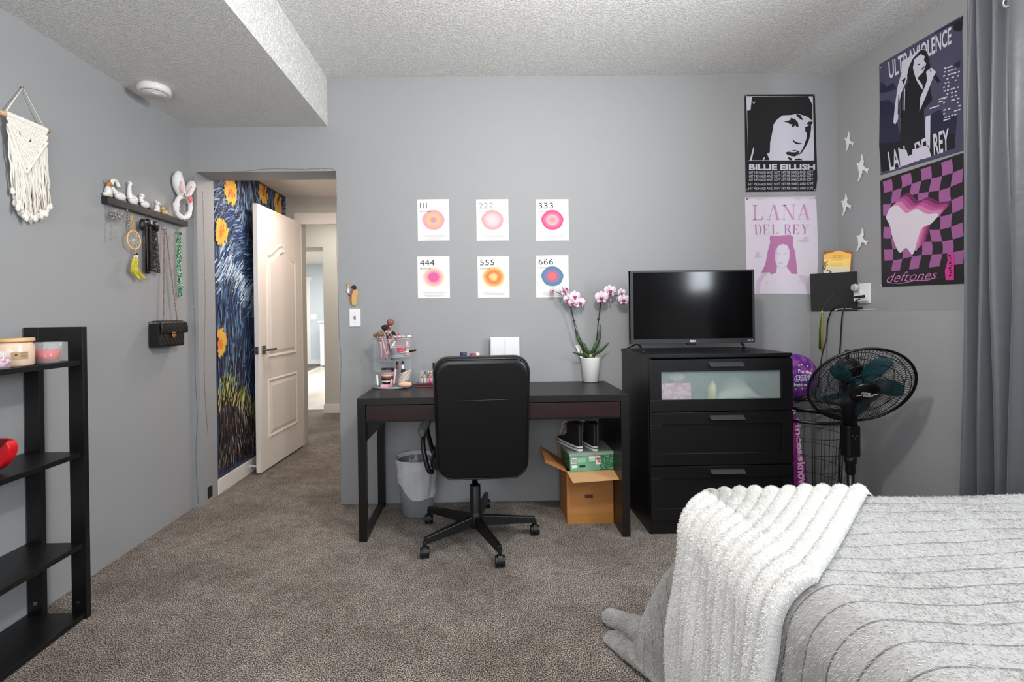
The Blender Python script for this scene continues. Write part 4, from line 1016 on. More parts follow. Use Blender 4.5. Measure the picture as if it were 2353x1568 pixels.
# ------------------------------------------------------------------ tall shelf unit at the left
bx0, bx1 = XL+.006, -1.572; by = 1.912; bt = .02; BH = 1.152; bn = .62
t = thing('bookcase', 'black open shelf unit standing against the left wall', 'shelf unit', ((bx0+bx1)/2, 1.4, 0))
def upr(x0, x1, y0, y1): return MB().box((x0, y0, 0), (x1, y1, BH)).build('upright', M_BLK, t, bev=.0012)
upr(bx1-.058, bx1, by-.002, by+bt); upr(bx0, bx0+.058, by-.002, by+bt)
MB().box((bx0+.058, by, BH-.058), (bx1-.058, by+bt-.002, BH)).build('cross_rail', M_BLK, t, bev=.001)
upr(bx1-.058, bx1, bn-bt, bn+.002); upr(bx0, bx0+.058, bn-bt, bn+.002)
MB().box((bx0+.058, bn-bt+.002, BH-.058), (bx1-.058, bn, BH)).build('cross_rail', M_BLK, t, bev=.001)
SHZ = (1.02, .66, .302, .024)
for z in SHZ: MB().box((bx0, bn+.002, z-.019), (bx1-.006, by-.002, z)).build('shelf_board', M_BLK, t, bev=.001)
for x in (bx1-.035, bx0+.03):
    MB().cyl((x, by-.0045, .065), (x, by-.002, .065), .007, n=14).build('screw_cap', M_NICK, t)
# candles
def glassmat(): return M_GLASS
q = PY(108, 826, 1.81); q.z = 1.02
t = thing('glass_candle', 'red candle in a clear flared glass on the top shelf', 'candle', (q.x, q.y, 1.02))
k = .030/.030
R1, R0, hh = .049, .037, .078
MB().lathe([(0,.001),(R0,.001),(R0+.001,.006),(R1,hh),(R1-.002,hh),(R0-.002,.009),(0,.009)], q, 36).build('glass_cup', M_GLASS, t)
MB().lathe([(0,.0095),(R0-.0035,.0095),(R0+.0045,.048),(0,.049)], q, 36).build('wax', mat('red_wax', (226, 70, 60), .4), t)
MB().cyl(q+V((0,0,.048)), q+V((0,0,.056)), .0008, n=6).build('wick', M_BPL, t)
q = PY(33, 832, 1.70); q.z = 1.02
t = thing('jar_candle', 'wide cream jar candle with a wooden lid on the top shelf', 'candle', (q.x, q.y, 1.02))
R1 = .054; 
MB().lathe([(0,.001),(R1-.006,.001),(R1,.008),(R1,.074),(R1-.005,.082),(R1-.008,.085),(0,.085)], q, 44).build('jar', mat('cream_wax_glass', (236, 204, 178), .15, coat=.6), t)
MB().lathe([(0,.086),(R1,.086),(R1+.001,.089),(R1,.099),(0,.099)], q, 44).build('lid', M_WOOD, t)
d = (EYE-q); d.z = 0; a0 = atan2(d.y, d.x)
m = MB()
def lab(u, v): a = a0-.15+.85*u; return q+V((cos(a)*(R1+.0006), sin(a)*(R1+.0006), .026+.026*v))
m.grid(lab, 12, 1)
m.k = 1
for i in range(5): 
    f = lambda u, v, i=i: (lambda a: q+V((cos(a)*(R1+.001), sin(a)*(R1+.001), .030+.0042*i+.0012*v)))(a0+.3+.33*u)
    m.grid(f, 4, 1)
f = lambda u, v: (lambda a: q+V((cos(a)*(R1+.001), sin(a)*(R1+.001), .040+.006*v)))(a0+.02+.12*u)
m.grid(f, 3, 1)
m.build('kraft_label', [mat('kraft_paper', (186, 158, 122), .8), flat((80, 62, 46))], t)
q = PY(1, 840, 1.60); q.z = 1.02
t = thing('small_glass_jar', 'small glass jar candle with a pink label at the left edge of the top shelf', 'jar', tuple(q))
MB().lathe([(0,.001),(.022,.001),(.028,.010),(.028,.040),(.024,.050),(.025,.060),(.023,.060),(.022,.050),(.025,.040),(.025,.012),(0,.004)], q, 32).build('jar', M_GLASS, t)
MB().lathe([(0,.005),(.0245,.012),(.0245,.040),(0,.041)], q, 32).build('pink_filling', mat('pink_filling', (176, 56, 90), .5, var=(90, (236, 200, 214), .48, .52)), t)
# red heart-shaped box on the second shelf
t = thing('red_box', 'glossy red rounded box leaning on its side on the second shelf', 'box', (-1.70, 1.62, .66))
M_RED = mat('glossy_red_card', (206, 18, 30), .28)
yr = 1.67
out_ = smooth_path([PY(x, y, yr) for x, y in ((-30, 1007), (0, 1006), (24, 1007), (38, 1014), (43, 1028), (38, 1048), (24, 1066), (4, 1079), (-20, 1087), (-70, 1094))], 4)
out_ = [V((p.x, p.y, max(p.z, .661))) for p in out_]
top_l = PY(-75, 1007, yr)
MB().prism([top_l]+out_, (0, -.035, 0)).build('box_body', M_RED, t, bev=.004)
rim_ = [PY(x, y, yr-.0356) for x, y in ((-70, 1011), (20, 1010), (2, 1030), (-30, 1052), (-70, 1066))]
MB().poly(rim_).build('box_inside', mat('dark_red_inside', (92, 8, 14), .5), t)

# ------------------------------------------------------------------ desk
dx0, dx1, dy1, dh = -.654, .766, D-.012, .75; dy0 = dy1-.5
t = thing('desk', 'black-brown desk with two drawers against the back wall', 'desk', ((dx0+dx1)/2, (dy0+dy1)/2, 0))
MB().box((dx0, dy0, dh-.036), (dx1, dy1, dh)).build('desktop', M_BB, t, bev=.0015)
xd1 = dx1-.042
MB().box((xd1, dy0+.002, 0), (dx1, dy1-.005, dh-.036)).build('side_panel', M_BB, t, bev=.0012)
m = MB(); lw = .042
m.box((dx0, dy0+.001, 0), (dx0+lw, dy0+.001+.035, dh-.036)); m.box((dx0, dy1-.04, 0), (dx0+lw, dy1-.005, dh-.036)); m.box((dx0+.004, dy0+.036, .0), (dx0+lw-.004, dy1-.04, .03))
m.build('leg_frame', M_BMET, t, bev=.001)
m = MB()
m.box((dx0+lw, dy0+.01, dh-.125), (xd1, dy0+.022, dh-.118)); m.box((dx0+lw, dy1-.02, dh-.13), (xd1, dy1-.008, dh-.036)); 
m.box((dx0+lw, dy0+.02, dh-.13), (xd1, dy1-.02, dh-.122))
m.build('drawer_case', M_BB, t)
MB().box((dx0+lw, dy1-.02, .40), (xd1, dy1-.006, dh-.13)).build('back_panel', M_BB, t) if False else None
MB().prism([(dx0+lw, dy0+.03, dh-.13), (dx0+lw+.095, dy0+.03, dh-.13), (dx0+lw, dy0+.03, dh-.23)], (0, .012, 0)).build('corner_bracket', M_BMET, t)
xm_ = (dx0+lw+xd1)/2
for a, b in ((dx0+lw+.003, xm_-.0015), (xm_+.0015, xd1-.003)):
    dr = MB().box((a, dy0+.004, dh-.117), (b, dy0+.02, dh-.040)).build('drawer_front', M_BB2, t, bev=.001)

# ------------------------------------------------------------------ office chair
def chair():
    cx, cy = -.046, 2.50
    t = thing('office_chair', 'black high-backed office swivel chair at the desk', 'chair', (cx, cy, 0))
    top = .098
    feet = [PZ(975, 1288, 0), PZ(1150, 1309, 0), PZ(1230, 1234, 0), PZ(985, 1208, 0), PZ(1118, 1172, 0)]
    for f in feet:
        f = V((f.x, f.y+.02, 0)); d = (V((f.x, f.y, 0))-V((cx, cy, 0))); L_ = d.length; d.normalize(); n = V((-d.y, d.x, 0)); e = V((cx, cy, 0))+d*(L_)
        m = MB(); c = V((cx, cy, 0))
        def sec(p, w, z0, z1): return [p+n*w+V((0,0,z0)), p-n*w+V((0,0,z0)), p-n*w*.7+V((0,0,z1)), p+n*w*.7+V((0,0,z1))]
        A = sec(c+d*.02, .022, .085, .135); B = sec(e, .015, .070, .100)
        ia = [m.P(p) for p in A]; ib = [m.P(p) for p in B]; m.F(ia[::-1]); m.F(ib)
        for i in range(4): m.F((ia[i], ia[(i+1) % 4], ib[(i+1) % 4], ib[i]))
        arm = m.build('base_arm', M_BPL, t, bev=.003)
        s = MB(); s.cyl(e+V((0,0,.045)), e+V((0,0,.08)), .010, n=12)
        ax = V((1, .1, 0)).normalized(); a2 = V((-ax.y, ax.x, 0))
        for sg in (-1, 1):
            w0 = e+ax*sg*.013+V((0,0,.026))+a2*.004; s.cyl(w0-ax*.0095, w0+ax*.0095, .0255, n=24)
        pts = []
        for i in range(9): th = pi*.02+pi*i/8*.98; pts.append(e+a2*(.004+cos(th)*.031)+V((0,0,.026+sin(th)*.033))-ax*.012)
        s.prism(pts, ax*.024); s.build('caster', M_BPL, t, bev=.002)
    m = MB(); m.lathe([(0,.075),(.034,.075),(.040,.10),(.034,.14),(.030,.15),(.028,.155),(.028,.29),(.024,.295),(.022,.295),(0,.295)], (cx, cy, 0), 28); m.build('hub', M_BPL, t)
    MB().cyl((cx, cy, .29), (cx, cy, .40), .015, n=18).build('gas_lift', mat('dark_chrome', (60, 58, 58), .3, metal=1), t)
    MB().box((cx-.10, cy-.11, .395), (cx+.10, cy+.11, .42)).cyl((cx+.10, cy-.04, .405), (cx+.19, cy-.06, .40), .005, n=8).build('tilt_mechanism', M_BMET, t, bev=.003)
    # seat
    m = MB(); sx, sy = .215, .225; z0, z1 = .42, .50
    def rr_pts(hx, hy, r, n=6):
        o = []
        for (qx, qy, a0) in ((1,1,0),(-1,1,90),(-1,-1,180),(1,-1,270)):
            for k in range(n+1): a = rad(a0+90*k/n); o.append((qx*(hx-r)+cos(a)*r, qy*(hy-r)+sin(a)*r))
        return o
    lay = [(0.90,z0),(1.0,z0+.02),(1.0,z1-.025),(.93,z1-.005),(.75,z1+.006),(.3,z1+.002)]
    rs = [[m.P((cx+x*k, cy+.01+y*k, z)) for x, y in rr_pts(sx, sy, .07)] for k, z in lay]
    for A, B in zip(rs, rs[1:]):
        for i in range(len(A)): j = (i+1) % len(A); m.F((A[i], A[j], B[j], B[i]), True)
    m.F(rs[0][::-1]); m.F(rs[-1]); m.build('seat', M_LEA, t)
    # backrest as a thick rounded panel, slightly reclined
    px = PY(1110, 960, 2.235); bw, bh = .2275, .293; bcx = PY(1108, 960, 2.23).x; bcz = (PY(1110, 819, 2.23).z+PY(1096, 1109, 2.23).z)/2
    Mx = Matrix.Translation((bcx, 2.262, bcz)) @ Matrix.Rotation(rad(4), 4, 'X') @ Matrix.Rotation(rad(2.2), 4, 'Z')
    m = MB(); m.M = Mx
    def outline(k, dy):
        o = []
        for x, z in rr_pts(bw*k, bh*k if k > .5 else bh*k, .075*k, 7):
            tp = 1-.05*max(0, -z/bh)   # narrower towards the seat
            bow = -.018*(1-(x/bw)**2)*0+.03*(x/bw)**2
            o.append((x*tp, dy+bow*.6, z))
        return o
    lay = [(.90, -.038), (.955, -.036), (.985, -.027), (1.0, -.012), (1.0, .015), (.985, .032), (.94, .043), (.8, .05), (.4, .055)]
    rs = [[m.P(p) for p in outline(k, dy)] for k, dy in lay]
    for A, B in zip(rs, rs[1:]):
        for i in range(len(A)): j = (i+1) % len(A); m.F((A[i], A[j], B[j], B[i]), True)
    m.F(rs[0][::-1], True); m.F(rs[-1], True); m.build('backrest', M_LEA, t)
    m = MB(); m.M = Mx; m.poly([(x, -.0405, z) for x, y, z in outline(.895, 0)]); m.build('back_cover', M_LEAF, t)
    m = MB(); m.M = Mx; m.tube([(x, y, z) for x, y, z in outline(.965, -.034)], .0045, 8, closed=True); m.build('piping', M_LEA, t)
    m = MB(); m.M = Mx; zz = bh-.2; m.tube([(-.205, -.036, zz-.002), (-.1, -.0425, zz), (0, -.0425, zz+.001), (.1, -.0425, zz+.002), (.207, -.036, zz+.003)], .0018, 6); m.build('seam', M_LEA, t)
    MB().box((cx-.03, 2.30, .41), (cx+.03, 2.42, .425)).box((cx-.03, 2.295, .41), (cx+.03, 2.31, .62)).build('back_bracket', M_BMET, t, bev=.003)
    for s in (-1, 1):
        ax = cx+s*.252
        path = smooth_path([(cx+s*.20, cy+.10, .415), (ax-s*.03, cy+.10, .425), (ax-s*.004, cy+.07, .54), (ax, cy+.05, .592)], 5)
        pt2 = smooth_path([(cx+s*.20, cy-.16, .415), (ax-s*.03, cy-.17, .43), (ax-s*.004, cy-.15, .53), (ax, cy-.10, .592)], 5)
        MB().tube(path, .012, 8).build('arm_support', M_BMET, t); MB().tube(pt2, .012, 8).build('arm_support', M_BMET, t)
        m = MB()
        def pad(u, v):
            a = 2*pi*v; yy = cy-.19+.30*u; wv = .026*(sin(pi*min(max(u, .02), .98))**.25); zz = .604+.012*sin(pi*u)
            return V((ax+cos(a)*wv, yy, zz+sin(a)*.012))
        m.grid(pad, 16, 16); m.poly([pad(0, v/16) for v in range(16)]); m.poly([pad(1, v/16) for v in range(16)]); m.build('arm_pad', M_GPL, t)
chair()

# ------------------------------------------------------------------ waste basket with liner
q = PZ(958, 1188, 0); q = V((q.x-.005, q.y+.06, 0)); zt_ = .335
t = thing('waste_basket', 'small plastic waste basket with a white liner bag under the desk', 'waste basket', tuple(q))
MB().lathe([(0,.003),(.085,.003),(.09,.01),(.113,zt_-.02),(.116,zt_-.02),(.090,.006),(.085,0),(0,0)], q, 36).build('basket', mat('frosted_grey_plastic', (150, 154, 158), .35, alpha=.75), t)
m = MB(); NB = 72
def liner(u, v):
    a = 2*pi*u; wob = .004*sin(a*5+1)+.003*sin(a*9+v*5)+.0035*sin(a*14)
    if v < .3: k = v/.3; r = .100+.018*k; z = zt_-.13+.12*k; return q+V((cos(a)*(r+wob*.6), sin(a)*(r+wob*.6), z))
    if v < .42: k = (v-.3)/.12; r = .118+.010*sin(pi*k)+.004*k; z = zt_-.01+.014*sin(pi*k); return q+V((cos(a)*(r+wob*.8), sin(a)*(r+wob*.8), z))
    k = (v-.42)/.58; ln_ = .13+.10*max(0, sin(a*1-3.9))+.02*sin(a*3+1); r = .125-.022*k*ln_/.25+.002*sin(k*7+a*4)
    return q+V((cos(a)*(r+wob*.45), sin(a)*(r+wob*.45), zt_-.012-k*ln_))
m.grid(liner, NB, 30); m.build('liner_bag', mat('white_thin_plastic', (226, 228, 232), .4, alpha=.8, bump=(30, .6, .01)), t)

# ------------------------------------------------------------------ cardboard box, shoe box, shoes
M_CB = mat('brown_cardboard', (176, 116, 62), .75, var=(5, (186, 126, 70)))
kx0 = .462; kx1 = .722; ky0 = 2.672; ky1 = 2.93; kz = .292
t = thing('cardboard_box', 'open brown cardboard box on the floor under the desk', 'box', ((kx0+kx1)/2, (ky0+ky1)/2, 0))
m = MB(); th = .005
io = [[m.P(p) for p in ((x0,y0,z),(x1,y0,z),(x1,y1,z),(x0,y1,z))] for x0,x1,y0,y1,z in ((kx0,kx1,ky0,ky1,.001),(kx0,kx1,ky0,ky1,kz),(kx0+th,kx1-th,ky0+th,ky1-th,kz),(kx0+th,kx1-th,ky0+th,ky1-th,.006))]
m.F(io[0][::-1]); m.F(io[3])
for A_, B_ in zip(io, io[1:]):
    for i in range(4): m.F((A_[i], A_[(i+1) % 4], B_[(i+1) % 4], B_[i]))
m.build('carton', M_CB, t)
M_CBL = mat('pale_cardboard', (206, 160, 112), .75)
MB().prism([(kx0,ky0,kz),(kx1+.002,ky0,kz+.004),(kx1+.03,ky0-.11,kz-.008),(kx0+.012,ky0-.115,kz-.022)], (0,0,.005)).build('flap', M_CBL, t)
MB().prism([(kx0,ky0,kz),(kx0,ky1,kz),(kx0-.115,ky1-.02,kz+.075),(kx0-.115,ky0+.03,kz+.045)], (0,0,.005)).build('flap', M_CB, t)
MB().prism([(kx0,ky1,kz),(kx1,ky1,kz),(kx1,ky1+.02,kz+.1),(kx0,ky1+.02,kz+.1)], (0,.005,0)).build('flap', M_CB, t)
MB().box((kx0+.10, ky0-.0008, .145), (kx0+.145, ky0, .165)).build('printed_patch', flat((90, 44, 20)), t)
MB().box((kx0, ky0-.0007, .008), (kx1, ky0, .062)).build('packing_tape', mat('tan_tape', (176, 122, 62), .3), t)
# shoe box
R = Matrix.Translation((.612, 2.775, .300)) @ Matrix.Rotation(rad(3), 4, 'Z') @ Matrix.Rotation(rad(-1.5), 4, 'Y')
M_GR = mat('green_printed_card', (48, 112, 78), .5, var=(120, (120, 176, 142), .52, .58))
t = thing('shoe_box', 'green patterned shoe box resting on the open cardboard box', 'shoe box', (.61, 2.775, .3))
m = MB(); m.M = R; m.box((-.138, -.11, .002), (.138, .12, .085)); m.build('box_body', M_GR, t, bev=.001)
m = MB(); m.M = R; m.box((-.141, -.113, .085), (.141, .123, .102)); m.build('box_lid', mat('grey_green_lid', (150, 166, 150), .6), t, bev=.001)
m = MB(); m.M = R; y = -.1105
def lb(x0, x1, z0, z1, k): m.k = k; m.poly([(x0, y-.0003*(k > 0), z0), (x1, y-.0003*(k > 0), z0), (x1, y-.0003*(k > 0), z1), (x0, y-.0003*(k > 0), z1)])
lb(-.137, .03, .001, .084, 0); lb(-.130, -.10, .045, .076, 1); lb(-.095, -.05, .05, .074, 2); lb(-.03, .005, .056, .080, 1); lb(.008, .034, .034, .078, 3); lb(-.128, -.098, .02, .036, 1)
for i in range(9): m.k = 4; m.poly([(-.127+i*.003, y-.0006, .05), (-.1255+i*.003, y-.0006, .05), (-.1255+i*.003, y-.0006, .072), (-.127+i*.003, y-.0006, .072)])
m.k = 4; m.poly([(-.085, y-.0006, .022), (-.052, y-.0006, .022), (-.052, y-.0006, .034), (-.085, y-.0006, .034)])
m.k = 5; m.poly([(.012, y-.0006, .058), (.03, y-.0006, .058), (.03, y-.0006, .07), (.012, y-.0006, .07)]); m.poly([(.02, y-.0006, .045), (.03, y-.0006, .045), (.03, y-.0006, .056), (.02, y-.0006, .056)])
for i in range(7): m.k = 4; m.poly([(-.03+i*.005, y-.0006, .062), (-.0265+i*.005, y-.0006, .062), (-.0265+i*.005, y-.0006, .067), (-.03+i*.005, y-.0006, .067)])
m.build('end_label', [mat('pale_green_print', (110, 168, 134), .5), M_PAP, mat('mint_print', (150, 196, 166), .5), M_WHT, dark, flat((190, 70, 40))], t)
def shoe(ox, oy, oz, rot, label):
    M_ = Matrix.Translation((ox, oy, oz)) @ Matrix.Rotation(rot, 4, 'Z')
    t = thing('shoe', label, 'shoe', (ox, oy, oz), 'pair of shoes on the green box')
    def foot(k, z, n=40):   # outline, y = toe direction away from viewer
        o = []
        for i in range(n):
            a = 2*pi*i/n; yy = sin(a)*.132; w = .046+.006*sin(a)-.010*max(0, -sin(a)) - .004*cos(2*a); yy = math.copysign(abs(sin(a))**(.85 if sin(a) > 0 else .7), sin(a))*.132; o.append((math.copysign(abs(cos(a))**.62, cos(a))*w*k*.95+.004*sin(a*2), yy*(1-(1-k)*.35), z))
        return o
    def loft(m, ls, cap=True):
        rs = [[m.P(p) for p in l] for l in ls]
        for A, B in zip(rs, rs[1:]):
            for i in range(len(A)): j = (i+1) % len(A); m.F((A[i], A[j], B[j], B[i]), True)
        if cap: m.F(rs[0][::-1]); m.F(rs[-1])
    m = MB(); m.M = M_; loft(m, [foot(.97, 0), foot(1, .003), foot(1, .026), foot(.96, .028)]); m.build('sole', M_WHT, t)
    m = MB(); m.M = M_; m.tube([(x*1.01, y*1.005, .017) for x, y, z in foot(1, 0)], .0022, 6, closed=True); m.build('sole_stripe', M_BPL, t)
    m = MB(); m.M = M_
    ls = []
    for k in range(12):
        f = k/11; z = .028+f*.118; o = []; g = min(1, f*2.1)
        toe = .128-.125*g**.75-.012*max(0, f-.5)            # how far the upper still reaches towards the toe
        for x, y, _ in foot(.95, 0):
            yy = y if y < 0 else y/.128*max(toe, .012)
            o.append((x*(1-.16*g+.06*max(0, f-.6)), (yy if y > 0 else y*(1-.22*g))-.028*g, z+(.006*f if y < -.05 else 0)))
        ls.append(o)
    loft(m, ls); m.build('upper', mat('black_canvas', (20, 19, 20), .85, bump=(200, .3, .002)), t)
    m = MB(); m.M = M_
    for x in (-.007, .007): m.tube([(x, -.135, .03), (x, -.133, .07), (x, -.133, .10), (x, -.134, .150)], .0012, 5)
    m.build('heel_stitching', mat('grey_thread', (110, 110, 110), .8), t)
    m = MB(); m.M = M_
    for i in range(6): m.tube([(-.024+.001*i, .060-i*.019, .050+i*.0165), (0, .064-i*.019, .062+i*.0165), (.024-.001*i, .060-i*.019, .050+i*.0165)], .0022, 5)
    m.tube(smooth_path([(-.022, -.03, .140), (-.046, -.02, .150), (-.052, .0, .13), (-.040, .02, .11), (-.048, .03, .085), (-.042, .05, .06)], 5), .0028, 6)
    m.build('laces', mat('pinkish_white_lace', (206, 186, 190), .8), t)
shoe(.512, 2.80, .4045, rad(14), 'left black lace-up shoe with a white sole on the green shoe box')
shoe(.618, 2.80, .4045, rad(4), 'right black lace-up shoe with a white sole on the green shoe box')

# ------------------------------------------------------------------ chest of drawers
cx0, cy1, chh = .876, D-.012, .952; cx1 = cx0+.765; cy0 = cy1-.478
fx = cx0+.0
t = thing('dresser', 'black chest of drawers with a frosted glass top drawer', 'chest of drawers', ((cx0+cx1)/2, (cy0+cy1)/2, 0))
MB().box((cx0, cy0+.006, 0), (cx0+.018, cy1, chh-.018)).build('side_panel', M_BLK, t, bev=.001)
MB().box((cx1-.018, cy0+.006, 0), (cx1, cy1, chh-.018)).build('side_panel', M_BLK, t, bev=.001)
MB().box((cx0-.003, cy0-.002, chh-.018), (cx1+.003, cy1, chh)).build('top', M_BLK, t, bev=.0015)
MB().box((cx0+.018, cy1-.006, .05), (cx1-.018, cy1-.001, chh-.018)).build('back_panel', M_BLK, t)
MB().box((cx0+.001, cy0+.008, 0), (cx1-.001, cy0+.02, .072)).build('plinth', M_BLK, t)
for z in (.36, .64): MB().box((cx0+.018, cy0+.03, z-.006), (cx1-.018, cy1-.006, z+.006)).build('divider', M_BLK, t)
def frame_drawer(z0, z1, glass):
    d = bpy.data.objects.new('drawer', None); COL.objects.link(d); d.parent = t
    d.location = V(((cx0+cx1)/2, cy0, z0))-parent_origin(t)
    m = MB(); a, b = cx0+.003, cx1-.003; fw = .062; y0, y1 = cy0-.012, cy0+.006; zt0 = z1-.062; zb1 = z0+.062
    m.box((a, y0, zt0), (b, y1, z1)); m.box((a, y0, z0), (b, y1, zb1)); m.box((a, y0, zb1+.0006), (a+fw, y1, zt0-.0006)); m.box((b-fw, y0, zb1+.0006), (b, y1, zt0-.0006))
    m.build('drawer_frame', M_BLK, d, bev=.0008)
    if glass: MB().box((a+fw, y1-.008, zb1), (b-fw, y1-.004, zt0)).build('glass_panel', mat('frosted_glass', (180, 198, 194), .3, alpha=.3), d)
    else: MB().box((a+fw, y1-.009, zb1), (b-fw, y1-.003, zt0)).build('drawer_panel', M_BLK, d)
    if glass:
        MB().box((a+.02, cy0+.02, z0+.02), (b-.02, cy1-.05, z0+.028)).box((a+.02, cy1-.06, z0+.02), (b-.02, cy1-.05, zt0)).build('drawer_tray', mat('pale_drawer_lining', (196, 210, 206), .7), d)
    hx = PY(1668, 840, y0).x; hw = .09; zc = z1-.030
    h = MB(); h.prism([(hx-hw, y0, zc+.012), (hx-hw, y0-.022, zc-.006), (hx-hw, y0-.020, zc-.008), (hx-hw, y0, zc+.008)], (2*hw, 0, 0))
    h.box((hx-hw, y0-.003, zc-.004), (hx+hw, y0, zc+.014)); h.build('handle', mat('dark_grey_handle', (52, 53, 56), .5), d, bev=.0006)
frame_drawer(.652, .925, True); frame_drawer(.368, .646, False); frame_drawer(.078, .362, False)
# things behind the frosted glass
z = .682
a = PY(1520, 900, cy0+.035); b = PY(1578, 900, cy0+.035)
tag(MB().box((a.x, cy0+.03, z), (b.x+.02, cy0+.16, z+.112)).build('pink_box', mat('pink_pattern_card', (236, 140, 176), .6, var=(60, (250, 210, 226), .5, .55))), 'pink box seen through the frosted drawer glass', 'box')
m = MB(); c = PY(1550, 880, cy0+.08); m.ell((c.x+.02, cy0+.10, z+.139), (.045, .035, .026))
tag(m.build('plush_item', mat('white_plush_item', (236, 226, 226), .9)), 'white soft item on the pink box behind the frosted glass', 'soft item')
c = PY(1638, 890, cy0+.05); m = MB(); m.tube([(c.x, cy0+.055, z), (c.x, cy0+.055, z+.09), (c.x, cy0+.055, z+.125)], [.024, .024, .0005], 4)
tag(m.build('folded_item', mat('pale_yellow_card', (240, 236, 170), .7)), 'pale yellow pointed item behind the frosted glass', 'box')
m = MB(); c = PY(1700, 900, cy0+.06)
def cl(u, v): return V((c.x-.12+.26*u, cy0+.05+.16*v, z+.012+.10*sin(pi*u)*sin(pi*v)+.008*sin(u*11+v*6)+.05*u*(1-u)))
m.grid(cl, 20, 12); tag(m.build('folded_cloth', mat('pale_green_cloth', (206, 214, 208), .8), solid=.004), 'pale folded cloth behind the frosted drawer glass', 'cloth')

# ------------------------------------------------------------------ television
ty = 2.72; A = PY(1447, 624, ty); B = PY(1736, 789, ty); A2 = PY(1732, 619, ty)
tx0, tx1, tz0, tz1 = A.x+.002, B.x-.002, chh+.045, PY(1590, 621, ty).z
t = thing('television', 'black flat television on the chest of drawers', 'television', ((tx0+tx1)/2, ty, chh))
m = MB(); bz = .011; y0, y1 = ty, ty+.03; bb = .026
m.box((tx0, y0, tz0), (tx1, y1, tz0+bb)).box((tx0, y0, tz1-bz), (tx1, y1, tz1)).box((tx0, y0, tz0+bb), (tx0+bz+.006, y1, tz1-bz)).box((tx1-bz, y0, tz0+bb), (tx1, y1, tz1-bz)).box((tx0, y0+.006, tz0), (tx1, y1, tz1))
m.build('bezel', mat('dark_grey_bezel', (46, 48, 50), .4), t, bev=.0012)
MB().box((tx0+bz+.006, y0+.003, tz0+bb), (tx1-bz, y0+.006, tz1-bz)).build('screen', mat('glossy_black_screen', (5, 5, 6), .12, spec=.4), t)
MB().box((tx0+.08, y1, tz0+.02), (tx1-.08, y1+.035, tz1-.12)).build('rear_housing', M_BPL, t, bev=.008)
m = MB(); fn = lambda x, z: (x, y0-.0006, z); q0 = PY(1586, 780, ty); q1 = PY(1600, 790, ty)
zc = tz0+.013
text(m, 'RCA', ((q0.x, zc+.006), (q1.x, zc+.006), (q1.x, zc-.006), (q0.x, zc-.006)), fn, bold=.05)
q0 = PY(1718, 780, ty); q1 = PY(1731, 790, ty); text(m, 'Roku TV', ((q0.x, zc+.004), (q1.x, zc+.004), (q1.x, zc-.003), (q0.x, zc-.003)), fn, bold=.02)
m.build('logo', mat('silver_print', (225, 225, 228), .4), t)
MB().box(((tx0+tx1)/2-.03, y0+.004, tz0-.010), ((tx0+tx1)/2+.02, y0+.022, tz0)).build('sensor', M_BPL, t, bev=.004)
for fx_, s in ((PY(1468, 800, ty).x, -1), (PY(1706, 795, ty).x, 1)):
    m = MB(); m.tube([(fx_, ty+.015, tz0+.004), (fx_-.006*s, ty-.03, chh+.02), (fx_-.006*s, ty-.075, chh+.005)], [.009, .006, .005], 8, flatten=.6); m.tube([(fx_, ty+.015, tz0+.004), (fx_+s*.04, ty+.06, chh+.02), (fx_+s*.055, ty+.10, chh+.005)], [.009, .006, .005], 8, flatten=.6)
    m.build('foot', M_BPL, t)

# ------------------------------------------------------------------ orchid
q = PZ(1358, 878, .75); q = V((q.x, q.y, .75))
t = thing('orchid', 'pink orchid with two arching stems in a white fluted pot on the desk', 'potted plant', tuple(q))
yO = q.y
fl = lambda u, z: .012*sin(u*2*pi*30+z*28)
MB().lathe([(0,.002),(.044,.002),(.046,.004),(.061,.148),(.062,.152),(.057,.152),(.054,.135),(0,.135)], q, 180, wave=lambda u, z: (.010*sin(u*2*pi*26+z*40) if .01 < z < .145 else 0)).build('pot', M_CER, t)
MB().lathe([(0,.137),(.05,.137),(.053,.134)], q, 24).build('bark', mat('brown_bark', (120, 96, 60), .9, var=(60, (180, 160, 90)), bump=(60, 1, .02)), t)
M_LF = mat('dark_green_leaf', (42, 70, 36), .4, var=(8, (56, 86, 44)), coat=.2)
M_ST = mat('dark_stem', (46, 52, 34), .5)
def leaf(pts, wid, yoff):
    P_ = smooth_path([PY(x, y, yO+o) for (x, y), o in zip(pts, yoff)], 8); n = len(P_)-1
    def f(u, v):
        i = u*n; k = min(int(i), n-1); p = P_[k].lerp(P_[k+1], i-k); d = (P_[k+1]-P_[k]).normalized(); s = d.cross(V((.2, 1, .1))).normalized()
        w = wid*(sin(pi*min(1, .08+.92*u))**.7 if u < .98 else .05)*(1.05-u*.45)
        return p+s*(v-.5)*2*w+V((0, -.35*w*(1-abs(v-.5)*4*abs(v-.5)), 0))
    MB().grid(f, 24, 6).build('leaf', M_LF, t, solid=.0014)
leaf([(1355, 815), (1345, 803), (1330, 780), (1322, 757)], .017, (0, 0, .0, .01))
leaf([(1356, 815), (1366, 800), (1377, 775), (1380, 745)], .013, (0, -.01, -.01, 0))
leaf([(1362, 818), (1378, 808), (1390, 797), (1400, 787)], .010, (0, -.02, -.03, -.04))
leaf([(1352, 820), (1340, 817), (1328, 813), (1315, 810)], .011, (0, -.02, -.03, -.04))
leaf([(1354, 816), (1348, 806), (1344, 795), (1342, 788)], .010, (0, .02, .03, .03))
MB().ell(PY(1357, 818, yO), (.010, .010, .012)).build('stem_base', mat('pale_stem_base', (170, 176, 110), .6), t)
stA = [(1347, 826), (1337, 800), (1325, 765), (1318, 738), (1312, 710), (1306, 698), (1295, 682), (1280, 672), (1262, 671)]
